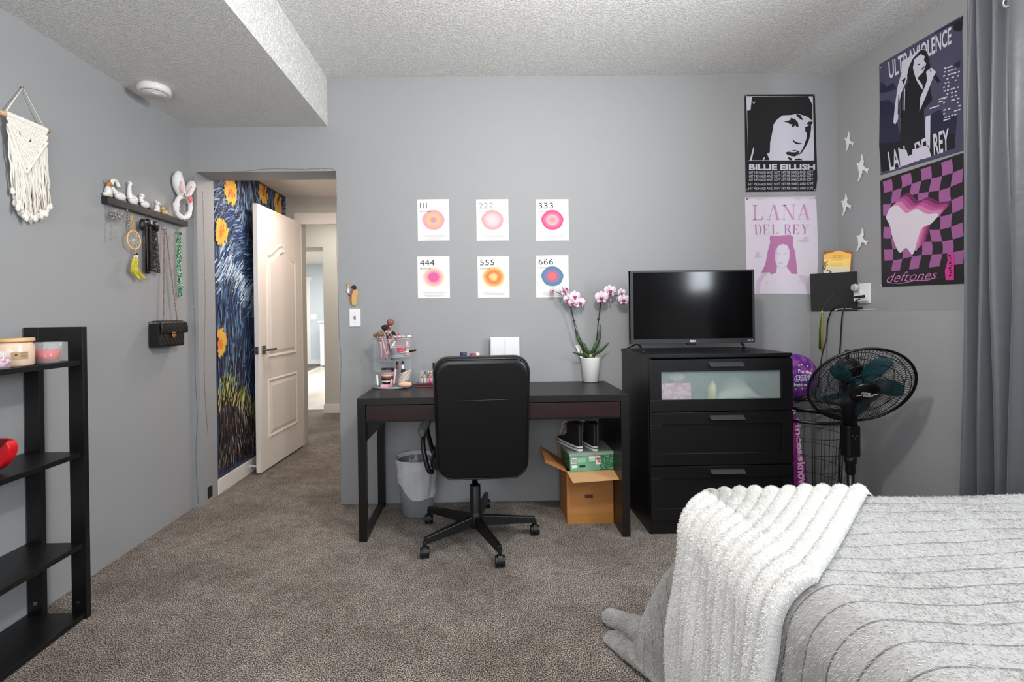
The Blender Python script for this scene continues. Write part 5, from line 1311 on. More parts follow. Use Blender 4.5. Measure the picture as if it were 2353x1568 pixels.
stB = [(1365, 825), (1370, 790), (1374, 750), (1378, 710), (1381, 690), (1390, 678), (1405, 678), (1425, 680), (1440, 690)]
YA = (0, .01, .0, -.0, -.01, -.01, -.01, -.0, .0); 
for st_ in (stA, stB):
    P_ = [PY(x, y, yO+o) for (x, y), o in zip(st_, YA)]
    MB().tube(smooth_path(P_, 6), [.0028]*30+[.0017]*19, 8).build('flower_stem', M_ST, t)
MB().tube([PY(1348, 826, yO-.006), PY(1320, 738, yO-.006), PY(1311, 700, yO-.006)], .0014, 6).build('support_stake', M_BPL, t)
MB().tube([PY(1366, 826, yO-.006), PY(1376, 735, yO-.006), PY(1381, 698, yO-.006)], .0014, 6).build('support_stake', M_BPL, t)
for x, y in ((1319, 738), (1375, 734)): MB().cbox(PY(x, y, yO-.004), (.016, .012, .006)).build('stake_clip', M_BPL, t, bev=.001)
M_PET = mat('pale_pink_petal', (240, 226, 238), .55, var=(40, (222, 196, 220), .5, .8)); M_LIP = mat('magenta_lip', (176, 60, 104), .5)
def flower(px, py, s, yaw, off=-.02, tilt=0):
    s *= 1.22
    c = PY(px, py, yO+off); R_ = Matrix.Translation(c) @ Matrix.Rotation(yaw, 4, 'Z') @ Matrix.Rotation(tilt, 4, 'X')
    fo = bpy.data.objects.new('flower', None); COL.objects.link(fo); fo.parent = t; fo.location = c-parent_origin(t)
    m = MB(); m.M = R_
    def petal(ang, L_, w_, fwd):
        d = V((sin(ang), 0, cos(ang))); sd = V((cos(ang), 0, -sin(ang)))
        def f(u, v): ww = w_*sin(pi*min(1, (.10+.9*u)))**.6*(u*.55+.5); return d*L_*u+sd*(v-.5)*2*ww+V((0, -.010*s*sin(u*2.4)*fwd-.006*s*(1-abs(2*v-1)), 0))
        m.grid(f, 8, 6)
    petal(rad(72), .036*s, .026*s, 1); petal(rad(-72), .036*s, .026*s, 1)
    petal(0, .034*s, .015*s, .4); petal(rad(140), .033*s, .014*s, .2); petal(rad(-140), .033*s, .014*s, .2)
    m.build('petals', M_PET, fo, solid=.0008)
    m = MB(); m.M = R_; m.ell((0, -.012*s, -.006*s), (.006*s, .008*s, .006*s), 10, 8); m.ell((-.006*s, -.010*s, -.004*s), (.004*s, .004*s, .007*s), 8, 6); m.ell((.006*s, -.010*s, -.004*s), (.004*s, .004*s, .007*s), 8, 6); m.ell((0, -.016*s, -.018*s), (.005*s, .004*s, .008*s), 8, 6)
    m.build('lip', M_LIP, fo)
for a in ((1272, 668, .62, -1.0, 0, -.2), (1291, 669, .9, 1.0, -.01, -.3), (1299, 663, .7, .7, .0, -.3), (1306, 688, .8, -.7, -.02, .1), (1320, 681, .85, .2, -.02, 0), (1331, 696, .95, .5, -.01, 0), (1316, 696, .7, -.3, -.03, .3),
          (1382, 684, 1.0, -.15, -.03, 0), (1401, 669, .95, .1, -.02, -.1), (1427, 674, .8, .5, -.02, 0), (1433, 689, .85, -.2, -.03, 0)): flower(*a)
for x, y in ((1417, 687), (1403, 690), (1446, 692), (1268, 672)): MB().ell(PY(x, y, yO-.015), (.006, .006, .009), 10, 8).build('bud', mat('mauve_bud', (196, 156, 170), .5), t)
g0 = [PY(1322, 795, yO+.035), PY(1340, 787, yO+.035), PY(1354, 815, yO+.02), PY(1334, 824, yO+.02)]
m = MB().prism(g0, (0, .0008, 0)); m.k = 1; cc = PY(1337, 808, yO+.026); m.tube([cc+V((cos(a)*.011, -.002, sin(a)*.013)) for a in [2*pi*i/16 for i in range(16)]], .0024, 6, closed=True)
m.build('plant_tag', [M_PAP, flat((130, 70, 90))], t)

# ------------------------------------------------------------------ make-up organiser
oc = PY(902, 850, 2.893); oc = V((oc.x, 2.893, .75)); oR = .114; OH = PY(903, 779, oc.y-.05).z-.75
t = thing('makeup_organizer', 'round clear acrylic make-up organizer on the left of the desk', 'organizer', tuple(oc))
tray = [.0, .115, .165, OH-.125]
def disc(z, m=M_ACRE, nm='tray', r=oR, x0=None):
    mb = MB(); mb.lathe([(0, z), (r, z), (r, z+.004), (0, z+.004)], oc, 56)
    mb.tube([oc+V((cos(a)*r, sin(a)*r, z+.007)) for a in [2*pi*i/56 for i in range(56)]], .003, 6, closed=True)
    return mb.build(nm, m, t)
disc(.003); disc(.16, M_ACR)
MB().lathe([(0, 0), (.06, 0), (.06, .003), (0, .003)], oc, 40).build('turntable_foot', M_ACRE, t)
mb = MB()
for k in range(4):
    a = rad(90*k-90+6); d = V((cos(a), sin(a), 0)); n = V((-d.y, d.x, 0))*.0012
    mb.prism([oc+n+V((0,0,.005)), oc+d*oR*.98+n+V((0,0,.005)), oc+d*oR*.98+n+V((0,0,OH)), oc+n+V((0,0,OH))], -2*n)
mb.build('divider', M_ACR, t)
def halfdisc(z, a0, a1, nm='tray'):
    mb = MB(); pts = [oc+V((0, 0, z))]+[oc+V((cos(rad(a0+(a1-a0)*i/20))*oR, sin(rad(a0+(a1-a0)*i/20))*oR, z)) for i in range(21)]
    mb.prism(pts, (0, 0, .004)); mb.tube([p+V((0, 0, .012)) for p in pts[1:]], .0016, 6); mb.build(nm, M_ACRE, t)
halfdisc(.185, -84, 6); halfdisc(.10, 180, 276); halfdisc(.24, -84, 6, 'tray')
mb = MB(); mb.tube([oc+V((cos(2*pi*i/56)*oR, sin(2*pi*i/56)*oR, OH)) for i in range(56)], .0028, 6, closed=True); mb.build('top_rim', M_ACRE, t)
mb = MB()
def shell(u, v): a = rad(90+186*u); return oc+V((cos(a)*oR, sin(a)*oR, .16+(OH-.16)*v))
mb.grid(shell, 30, 1); mb.build('curved_wall', M_ACR, t)
# brushes
M_PKH = mat('pink_handle', (226, 178, 186), .3); M_BRS = mat('mauve_bristle', (150, 92, 92), .95, bump=(300, .5, .003)); M_BRD = mat('dark_bristle', (52, 36, 34), .95, bump=(300, .5, .003)); M_BRT = mat('tan_bristle', (150, 112, 84), .95, bump=(300, .5, .003)); M_RG = mat('rose_ferrule', (206, 150, 140), .3, metal=.8)
bc = oc+V((-.046, -.03, 0))
def brush(b, tip, hl, br, blen, M1, M2, label, M3=M_RG, hr=.0042):
    b, tip = V(b), V(tip); d = (tip-b).normalized(); o = thing('makeup_brush', label, 'makeup brush', tuple(b), 'brushes standing in the organizer')
    f0 = tip-d*blen*.9; MB().tube([b, b.lerp(f0, .5), f0-d*.03], [hr*.7, hr*1.1, hr], 10).build('handle', M1, o)
    MB().tube([f0-d*.03, f0-d*.012, f0], [hr*1.05, hr*1.2, br*.55], 12).build('ferrule', M3, o)
    MB().tube([f0, f0+d*blen*.35, f0+d*blen*.7, f0+d*blen*.93, f0+d*blen], [br*.5, br*.92, br, br*.72, br*.1], 14).build('bristles', M2, o)
def BP(px, py, y): return PY(px, py, y)
yB = bc.y
zf = .75+.168
def fl_(p): p.z = zf; return p
specs = [((888, 824), (898, 735), .022, .040, M_PKH, M_BRS, 'tall mauve-tipped brush standing highest in the organizer', 0),
         ((900, 824), (884, 748), .022, .036, M_BPL, M_BRD, 'dark domed brush with a black handle in the organizer', -.02),
         ((878, 826), (873, 762), .020, .034, M_PKH, M_BRT, 'wide tan brush leaning to the left in the organizer', -.01),
         ((896, 826), (860, 768), .012, .024, M_PKH, M_BRT, 'small brown angled brush at the left rim of the organizer', .02),
         ((874, 826), (905, 762), .012, .022, M_PKH, M_BRD, 'dark tipped brush leaning to the right in the organizer', .02),
         ((882, 826), (918, 768), .008, .018, M_WHT, M_BRS, 'white handled thin brush leaning far right in the organizer', .0)]
for (a, b, br, bl, m1, m2, lab_, dy) in specs:
    brush(fl_(BP(*a, yB+dy*.5)), BP(*b, yB+dy), 0, br, bl, m1, m2, lab_)
rr = random.Random(12)
for i in range(9):
    a = fl_(BP(868+rr.uniform(0, 34), 825, yB+rr.uniform(-.03, .03))); b = BP(866+rr.uniform(0, 44), 772+rr.uniform(-4, 8), yB+rr.uniform(-.03, .03))
    o = MB().tube([a, a.lerp(b, .7), b], [.003, .0045, .002], 8); o.k = 1; o.ell(b, (.005, .005, .008), 8, 6)
    tag(o.build('makeup_pencil', [rr.choice((M_PKH, M_RG, M_PKH)), rr.choice((M_BRS, M_BRD))]), 'slim pink handled brush in the cluster inside the organizer', 'makeup brush', 'slim brushes in the organizer')
def stack(px, py0, items, y, grp):
    p = PY(px, py0, y); z = p.z
    for (nm, r, h, mt, lab_) in items:
        mb = MB(); mb.lathe([(0, z+.0003), (r*.97, z+.0003), (r, z+.002), (r, z+h-.002), (r*.97, z+h-.0003), (0, z+h-.0003)], (p.x, p.y, 0), 32)
        tag(mb.build(nm, mt), lab_, 'makeup compact', grp); z += h
cy_ = oc.y-.055
P0 = PY(890, 870, cy_); zs = .7585
def stk(items, x, y, z, grp):
    for (nm, r, h, mt, lab_) in items:
        mb = MB(); mb.lathe([(0, z+.0003), (r*.97, z+.0003), (r, z+.002), (r, z+h-.002), (r*.97, z+h-.0003), (0, z+h-.0003)], (x, y, 0), 32)
        tag(mb.build(nm, mt), lab_, 'makeup compact', grp); z += h
    return z
M_BLG = mat('gloss_black_compact', (18, 17, 18), .15); M_BRG = mat('bronze_compact', (120, 62, 44), .3); M_CRM = mat('cream_compact', (232, 214, 200), .35); M_PNK = mat('pink_compact', (232, 176, 180), .35)
G1 = 'compacts stacked in the lower left of the organizer'
tag(MB().box((P0.x-.035, cy_-.03, zs), (P0.x+.03, cy_+.02, zs+.018)).build('makeup_palette', M_PNK, bev=.002), 'pale pink palette at the bottom of the compact stack', 'makeup palette')
stk([('compact', .028, .012, M_BLG, 'black compact low in the organizer stack, just over the pink palette'), ('compact', .034, .010, M_CRM, 'cream compact low in the organizer stack'), ('compact', .036, .008, M_BLG, 'thin black compact in the middle of the organizer stack'), ('compact', .035, .016, M_BRG, 'bronze compact in the middle of the organizer stack'), ('compact', .037, .009, M_CRM, 'thin cream compact above the bronze one'), ('compact', .038, .012, M_PNK, 'pink compact near the top of the organizer stack')], P0.x, cy_, zs+.019, G1)
zz = .75+.016
stk([('compact', .038, .016, M_BLG, 'wide black lidded pot topmost of the organizer stack')], P0.x+.002, cy_, .75+.1045, G1)
# lower right: pads and a sponge
x2 = PY(928, 880, cy_).x
for i in range(7):
    mb = MB(); R_ = Matrix.Translation((x2-.004+.002*i, cy_+.01, zs+.03+i*.0085)) @ Matrix.Rotation(rad(-18), 4, 'Y'); mb.M = R_; mb.lathe([(0, 0), (.036, 0), (.038, .003), (.036, .006), (0, .006)], n=28, sy=.9)
    tag(mb.build('cotton_pad', mat('oatmeal_cloth', (216, 206, 196), .95, bump=(200, .5, .002))), 'round oatmeal make-up remover pad in the leaning stack', 'cotton pad', 'remover pads stacked in the organizer')
tag(MB().ell((x2+.012, cy_-.035, zs+.018), (.040, .018, .017)).build('powder_puff', mat('peach_puff', (240, 190, 160), .9)), 'peach powder puff in front of the remover pads', 'powder puff')
# upper right: blenders, tubes
y3 = oc.y-.06
for (px, py, r, lab_) in ((918, 792+6, (.016, .016, .019), 'upper pink beauty sponge in the organizer'), (920, 806, (.018, .017, .014), 'lower pink beauty sponge in the organizer')):
    p = PY(px, py, y3); tag(MB().ell(p, r).build('beauty_sponge', mat('pink_sponge', (230, 90, 120), .9)), lab_, 'beauty sponge', 'beauty sponges')
p = PY(935, 806, oc.y-.02); z0 = .75+.19
def bottle(name, x, y, z, r, h, m1, m2, capf, lab_, cat='bottle', grp=None):
    o = thing(name, lab_, cat, (x, y, z), grp); MB().lathe([(0, 0), (r, 0), (r, h*(1-capf)), (0, h*(1-capf))], (x, y, z), 20).build('body', m1, o, bev=.0008); MB().lathe([(0, h*(1-capf)), (r*.9, h*(1-capf)), (r*.9, h), (0, h)], (x, y, z), 20).build('cap', m2, o, bev=.0008); return o
bottle('foundation_tube', p.x, oc.y-.02, z0, .012, .085, mat('nude_tube', (226, 176, 160), .4), M_PKH, .4, 'tall nude pink tube in the right of the organizer', 'cosmetic tube')
for i, (px, lab_) in enumerate(((913, 'dark small tube left in the middle tray of the organizer'), (925, 'clear small tube right in the middle tray of the organizer'))):
    p = PY(px, 830, y3); bottle('lip_gloss', p.x, y3, .75+.112, .007, .05, (M_BRG, M_WHT)[i], M_BPL, .45, lab_, 'lip gloss', 'lip glosses')
p = PY(925, 850, y3+.02); mb = MB().tube([(p.x, y3+.02, .75+.112-.02), (p.x, y3+.02, .75+.065)], [.016, .010], 16); 
bottle('squeeze_tube', p.x+.002, y3+.03, .75+.0925-.03, .014, .045, M_GPL, M_BPL, .3, 'dark grey squeeze tube behind the remover pads', 'cosmetic tube')
a_ = PY(918, 812, y3-.03); b_ = PY(956, 805, y3-.05)
o = thing('concealer_wand', 'black capped wand sticking out of the right side of the organizer', 'cosmetic wand', tuple(a_)); mid = a_.lerp(b_, .6)
MB().tube([a_, mid], .0045, 10).build('tube', M_CRM, o); MB().tube([mid, b_], .0055, 10).build('cap', M_BPL, o)
for (x0, y0, x1, y1, m_, lab_) in ((905, 882, 909, 848, M_PKH, 'long pink tube leaning in the lower left of the organizer'), (868, 886, 866, 862, M_PAP, 'white card standing at the lower left rim of the organizer'), (897, 888, 901, 872, M_PNK, 'short pink tube at the front of the organizer')):
    a_ = PY(x0, y0, cy_-.04); a_.z = max(a_.z, zs+.006); b_ = PY(x1, y1, cy_-.03); tag(MB().tube([a_, b_], .006, 10).build('lip_gloss', m_, bev=.001), lab_, 'lip gloss')
top_items = [(908, 771, .008, M_PNK, 'pink jar'), (917, 769, .010, M_PKH, 'pink clip'), (926, 770, .009, M_PNK, 'pink pouch'), (940, 774, .010, M_PAP, 'white cap')]
for px, py, r, m_, lab_ in top_items:
    p = PY(px, py+4, oc.y-.04); p.z = .75+OH+.004+r*.0+.005
    tag(MB().ell((p.x, p.y, p.z+r*.6-.003), (r*1.5, r, r*.8)).build('hair_clip' if 'clip' in lab_ else 'small_cosmetic', m_), {'pink jar': 'leftmost pale pink lump resting on the organizer rim', 'pink clip': 'middle pale pink lump resting on the organizer rim', 'pink pouch': 'rightmost pale pink lump resting on the organizer rim', 'white cap': 'white rounded cap on the right end of the organizer rim'}[lab_], 'cosmetic')
MB().box((oc.x+.0, oc.y-.10, .75+OH+.001), (oc.x+.10, oc.y+.0, .75+OH+.003)).build('lid_tray', M_ACR, t)
# striped bottle, second box
def striped(x, y, z):
    o = thing('striped_bottle', 'slim blue and white striped bottle right of the organizer', 'bottle', (x, y, z)); mb = MB()
    for i in range(10): mb.k = i % 2; mb.lathe([(0, i*.0095), (.0115, i*.0095), (.0115, (i+1)*.0095), (0, (i+1)*.0095)], (x, y, z), 18)
    mb.build('body', [M_WHT, flat((110, 112, 150))], o)
p = PZ(948, 872, .75); striped(p.x+.0, p.y, .75)
p = PZ(974, 890, .75)
t = thing('makeup_palette_case', 'dark red palette under the small clear box', 'makeup palette', (p.x, p.y+.05, .75)); MB().box((p.x-.045, p.y, .7505), (p.x+.08, p.y+.09, .758)).build('case', mat('dark_red_case', (150, 34, 44), .3), t, bev=.001)
t = thing('makeup_palette_case', 'black palette lying on the dark red palette', 'makeup palette', (p.x, p.y+.05, .7585)); MB().box((p.x-.05, p.y+.004, .7585), (p.x+.08, p.y+.094, .769)).build('case', M_BLG, t, bev=.001)
zq = .7695
t = thing('clear_cosmetic_box', 'small clear box of lip colours left of the chair', 'organizer', (p.x+.02, p.y+.05, zq))
mb = MB(); X0, X1, Y0, Y1 = p.x-.025, p.x+.055, p.y+.012, p.y+.082
mb.box((X0, Y0, zq), (X1, Y1, zq+.002)).box((X0, Y0, zq+.002), (X1, Y0+.0015, zq+.075)).box((X0, Y1-.0015, zq+.002), (X1, Y1, zq+.075)).box((X0, Y0+.0015, zq+.002), (X0+.0015, Y1-.0015, zq+.075)).box((X1-.0015, Y0+.0015, zq+.002), (X1, Y1-.0015, zq+.075)); mb.build('box_shell', M_ACR, t)
for i in range(8):
    x = X0+.010+(i % 4)*.018; y = Y0+.02+(i//4)*.03
    bottle('lipstick', x, y, zq+.0025, .0065, .05+.016*(i//4), (M_PNK, M_CRM, mat('coral_tube', (226, 120, 110), .4), M_PNK)[i % 4], (M_GOLD, M_ACRE, M_BPL, M_GOLD)[(i+i//4) % 4], .45, 'lip colour tube standing in the small clear box', 'lipstick', 'lip colours in the small clear box')
bottle('mascara', X1-.004, Y1+.014, .75, .0085, .135, mat('green_tube', (60, 120, 100), .3), M_BPL, .5, 'tall black topped tube behind the small clear box', 'mascara')
tag(MB().ell((X1-.012, Y0-.008, zq+.011), (.010, .010, .011)).build('round_lip_balm', mat('hot_pink_plastic', (232, 70, 140), .35)), 'round hot pink lip balm in front of the small clear box', 'lip balm')
p2 = PZ(955, 880, .75); bottle('nail_polish', p2.x, p2.y+.01, .75, .010, .05, mat('orange_glass', (196, 84, 44), .2), M_GOLD, .4, 'small orange bottle between the two organizers', 'nail polish', 'nail polish bottles'); bottle('nail_polish', p2.x+.022, p2.y+.03, .75, .009, .055, M_BLG, M_BPL, .4, 'small black bottle between the two organizers', 'nail polish', 'nail polish bottles')
# things peeking over the chair back
a_, b_ = PY(1126, 776, D-.05), PY(1194, 817, D-.05)
t = thing('two_panel_box', 'white two-panel box standing against the wall behind the chair', 'box', ((a_.x+b_.x)/2, D-.05, .75))
xx = (a_.x+b_.x)/2; mb = MB().box((a_.x, D-.045, .751), (b_.x, D-.02, a_.z)); mb.build('box_back', M_WHT, t, bev=.002)
for x0, x1 in ((a_.x+.004, xx-.002), (xx+.002, b_.x-.004)): MB().box((x0, D-.053, .754), (x1, D-.045, a_.z-.003)).build('front_panel', mat('satin_white_panel', (232, 233, 236), .3), t, bev=.002)
p = PY(1065, 813, D-.16); bottle('cream_bottle', p.x, D-.16, .75, .022, p.z-.75+.008, M_WHT, mat('navy_cap', (60, 60, 104), .4), .12, 'white bottle with a navy top peeking over the chair', 'bottle')
p = PY(1087, 815, D-.16); bottle('pink_cap_bottle', p.x, D-.16, .75, .019, p.z-.75+.006, mat('magenta_plastic', (176, 44, 90), .4), MATS['magenta_plastic'], .3, 'magenta capped bottle peeking over the chair', 'bottle')
p = PY(1097, 813, D-.10); bottle('clear_bottle', p.x, D-.10, .75, .014, p.z-.75+.006, mat('pale_clear_plastic', (206, 208, 214), .2), M_WHT, .3, 'pale clear bottle beside the magenta one', 'bottle')

# ------------------------------------------------------------------ fan
def fan():
    c = PY(1977, 888, 2.2); Rg = .211
    ax = V((-.221, -.83, -.51)).normalized()
    # fit the axis so the guard's rim matches: pointing to the room and down
    t = thing('pedestal_fan', 'black pedestal fan with teal blades standing by the ledge', 'fan', (c.x+.0, c.y+.15, 0))
    e = ax.cross(V((0, 0, 1))).normalized(); g = e.cross(ax)
    def R3(r, a, d): return c+e*cos(a)*r+g*sin(a)*r+ax*d
    MB().tube([R3(Rg, 2*pi*i/72, 0) for i in range(72)], .0062, 8, closed=True).build('guard_rim', M_BMET, t)
    def prof(u, s): # u 0..1 from hub ring to rim; s=+1 front, -1 back
        r = .055+(Rg-.055)*u; d = (.052*(1-u**2.6)) if s > 0 else -.072*(1-u**3)
        return r, d
    NW = 92
    for s, nm in ((1, 'front_guard'), (-1, 'rear_guard')):
        m = MB()
        for i in range(NW):
            a0 = 2*pi*i/NW; pts = []
            for k in range(8):
                r, d = prof(k/7, s); pts.append(R3(r, a0+s*.30*(k/7), d))
            m.tube(pts, .0011, 4, caps=False)
        for u in (0, .33, .62, .84): 
            r, d = prof(u, s); m.tube([R3(r, 2*pi*i/48, d) for i in range(48)], .0016, 5, closed=True)
        m.build(nm, M_BMET, t)
    m = MB(); MF = Matrix(((e.x, g.x, ax.x, c.x), (e.y, g.y, ax.y, c.y), (e.z, g.z, ax.z, c.z), (0, 0, 0, 1)))
    m.M = MF; m.lathe([(0, .048), (.058, .048), (.060, .053), (.055, .058), (0, .062)], n=48); m.build('hub_badge', mat('gloss_black_plastic', (10, 10, 11), .25), t)
    bd = MB(); right = cR-ax*cR.dot(ax); right.normalize(); up_ = ax.cross(right); 
    if up_.z < 0: up_ = -up_
    fn = lambda x, y: c+ax*.0635+right*x*.82+up_*y*.9
    text(bd, 'COOL', ((-.030, .014), (.018, .018), (.018, .004), (-.030, .001)), fn, bold=.03, shear=.3); text(bd, 'WORKS', ((-.014, -.001), (.034, .002), (.034, -.010), (-.014, -.013)), fn, bold=.03, shear=.3)
    bd.poly([fn(-.05, -.014), fn(-.03, -.004), fn(-.018, -.006), fn(-.03, -.010)]); bd.poly([fn(.02, .004), (fn(.052, .02)), fn(.045, .008), fn(.025, 0)]); bd.build('badge_lettering', flat((225, 225, 228)), t)
    M_BL = mat('teal_translucent_blade', (34, 92, 104), .25, trans=.35, alpha=.85)
    for k in range(5):
        m = MB(); a0 = 2*pi*k/5+.5
        def bl(u, v): r = .03+.145*u; w_ = (.16+.42*sin(pi*min(1, .2+.8*u))**.8)*(1 if u > .1 else .7); a = a0+(v-.5)*w_*1.15+.25*u; return R3(r, a, .002+.030*(v-.5)*(1.2-u*.4))
        m.grid(bl, 12, 8); m.build('fan_blade', M_BL, t, solid=.002)
    m = MB(); m.M = MF; m.lathe([(0, .035), (.028, .03), (.030, -.02), (0, -.02)], n=28); m.build('blade_hub', M_BL, t)
    m = MB(); m.M = MF; m.lathe([(0, -.073), (.050, -.075), (.058, -.085), (.056, -.13), (.044, -.17), (.02, -.182), (0, -.182)], n=36); m.build('motor_housing', M_BPL, t)
    kb = MB(); kb.cyl(c+ax*-.14+V((0, .0, .04)), c+ax*-.14+V((0, 0, .075)), .008, n=12); kb.ell(c+ax*-.14+V((0, 0, .078)), .012); kb.build('oscillation_knob', M_BPL, t)
    pt = PY(1953, 960, c.y+.11); px_, py_ = pt.x, pt.y; mz = c+ax*-.14
    MB().tube([mz, V((px_, py_, mz.z-.09)), V((px_, py_, pt.z-.04))], [.03, .032, .030], 14).build('neck', M_BPL, t)
    zA = PY(1953, 985, py_).z
    MB().box((px_-.032, py_-.03, zA-.135), (px_+.032, py_+.03, zA+.02)).build('control_box', M_BPL, t, bev=.01)
    for i in range(3): MB().cyl((px_+(i-1)*.010, py_-.030, zA-.03-(i % 2)*.012), (px_+(i-1)*.010, py_-.034, zA-.03-(i % 2)*.012), .0035, n=10).build('button', M_GPL, t)
    MB().tube([(px_, py_, zA-.13), (px_, py_, zA-.165), (px_, py_, zA-.17), (px_, py_, zA-.21), (px_, py_, zA-.22)], [.026, .026, .020, .022, .018], 20).build('height_collar', M_BPL, t)
    MB().cyl((px_, py_, .03), (px_, py_, zA-.2), .0155, n=20).build('pole', M_BMET, t)
    MB().lathe([(0, 0), (.20, 0), (.20, .008), (.16, .022), (.05, .035), (.03, .06), (0, .06)], (px_, py_, 0), 44).build('base', M_BPL, t)
fan()

# ------------------------------------------------------------------ wire basket, balloon, wand
bq = PY(1880, 965, 2.66); bc_ = V((1.845, 2.70, 0)); bR = .17; bz = PY(1880, 945, 2.66).z
t = thing('wire_basket', 'tall black wire laundry basket beside the chest of drawers', 'basket', tuple(bc_))
def sup(a, r): return V((cos(a)*r, sin(a)*r, 0))
for z_, nm in ((bz+.028, 'rim'), (bz-.04, 'rim')):
    MB().tube([bc_+sup(2*pi*i/48, bR)+V((0, 0, z_)) for i in range(48)], .0065, 8, closed=True, flatten=1.4).build(nm, M_BMET, t)
m = MB()
for i in range(22): a = 2*pi*i/22; m.tube([bc_+sup(a, bR)+V((0, 0, bz+.028)), bc_+sup(a, bR*.8)+V((0, 0, .004))], .0016, 4)
for k in range(5): z_ = bz-.13-k*.09; r = bR*(.8+.2*z_/bz); m.tube([bc_+sup(2*pi*i/40, r)+V((0, 0, z_)) for i in range(40)], .0016, 4, closed=True)
m.tube([bc_+sup(2*pi*i/40, bR*.8)+V((0, 0, .006)) for i in range(40)], .004, 6, closed=True)
m.build('wire_cage', M_BMET, t)
# foil balloon
p = PY(1824, 866, 2.86); cB = V((1.86+.0, 2.87, p.z)); cB.x = PY(1826, 866, 2.87).x
def foil(mt, c1, c2):
    return mat(mt, c1, .25, metal=.35, var=(22, c2, .45, .6))
M_FO = foil('purple_foil', (98, 58, 156), (176, 88, 180))
t = thing('foil_balloon', 'round purple foil balloon with lettering beside the chest of drawers', 'balloon', tuple(cB))
RB = (1877-1824)/F*2.87; 
m = MB()
def bal(u, v):
    a = 2*pi*u; r = sin(pi*v); w_ = 1-.02*abs(sin(a*14))*(r > .8); return cB+V((cos(a)*RB*r*w_, -.06*cos(pi*v)*(1 if True else 0), sin(a)*RB*r*w_))
m.grid(lambda u, v: bal(u, 1-v), 64, 20); m.build('balloon_skin', M_FO, t)
m = MB(); fnb = lambda px, py, k=.0: (lambda q: V((q.x, cB.y-.06*sqrt(max(0, 1-((q.x-cB.x)**2+(q.z-cB.z)**2)/RB**2))-.002-k, q.z)))(PY(px, py, cB.y-.05))
text(m, 'I\'m the', ((1832, 848), (1864, 852), (1864, 860), (1832, 856)), fnb, bold=.03); text(m, 'cess', ((1823, 862), (1866, 860), (1866, 875), (1823, 877)), fnb, bold=.05, shear=.2); text(m, 'hats wh', ((1823, 880), (1860, 880), (1858, 888), (1823, 888)), fnb, bold=.02)
m.k = 1; text(m, 'cess', ((1824, 863.5), (1865, 861.5), (1865, 873.5), (1824, 875.5)), lambda x, y: fnb(x, y, .0012), bold=-.005, shear=.2)
m.k = 2
for x, y in ((1842, 838), (1856, 842), (1835, 840), (1866, 850), (1828, 895), (1843, 893)):
    m.poly([fnb(x+cos(a)*(3.2 if i % 2 else 1.3), y+sin(a)*(3.2 if i % 2 else 1.3)) for i, a in enumerate([pi*i/5 for i in range(10)])])
m.build('printed_lettering', [flat((236, 226, 244)), flat((60, 30, 110)), flat((232, 208, 120))], t)
# purple printed foil wand leaning behind the dresser
t = thing('foil_wand', 'long purple and pink lettered foil streamer standing beside the chest of drawers', 'streamer', (1.93, 2.80, 0))
wp = [(1815, 910, 10), (1822, 970, 14), (1828, 1030, 20), (1835, 1075, 24), (1840, 1118, 28), (1846, 1180, 30)]
m = MB(); yW = 2.62
P_ = [PY(x, y, yW) for x, y, w_ in wp]
def wf(u, v):
    i = u*(len(wp)-1); k = min(int(i), len(wp)-2); f = i-k; p = P_[k].lerp(P_[k+1], f); w_ = (wp[k][2]+(wp[k+1][2]-wp[k][2])*f)/F*yW*.62; a = 2*pi*v
    return p+V((cos(a)*w_, sin(a)*.012, 0))
m.grid(wf, 24, 20); m.build('streamer_body', mat('magenta_foil', (150, 50, 160), .3, metal=.3, var=(30, (206, 70, 160), .45, .55)), t)
m = MB()
def wl(x, y): p = PY(x, y, yW-.0145); return p
for txt_, q_ in (('p', ((1820,942),(1829,942),(1829,955),(1820,955))), ('rincess', ((1838,962),(1848,1060),(1834,1062),(1826,964))), ('know', ((1850,1062),(1858,1120),(1834,1122),(1832,1064)))):
    text(m, txt_, (q_[0], q_[1], q_[2], q_[3]), wl, bold=.03)
m.build('printed_lettering', flat((240, 190, 226)), t)

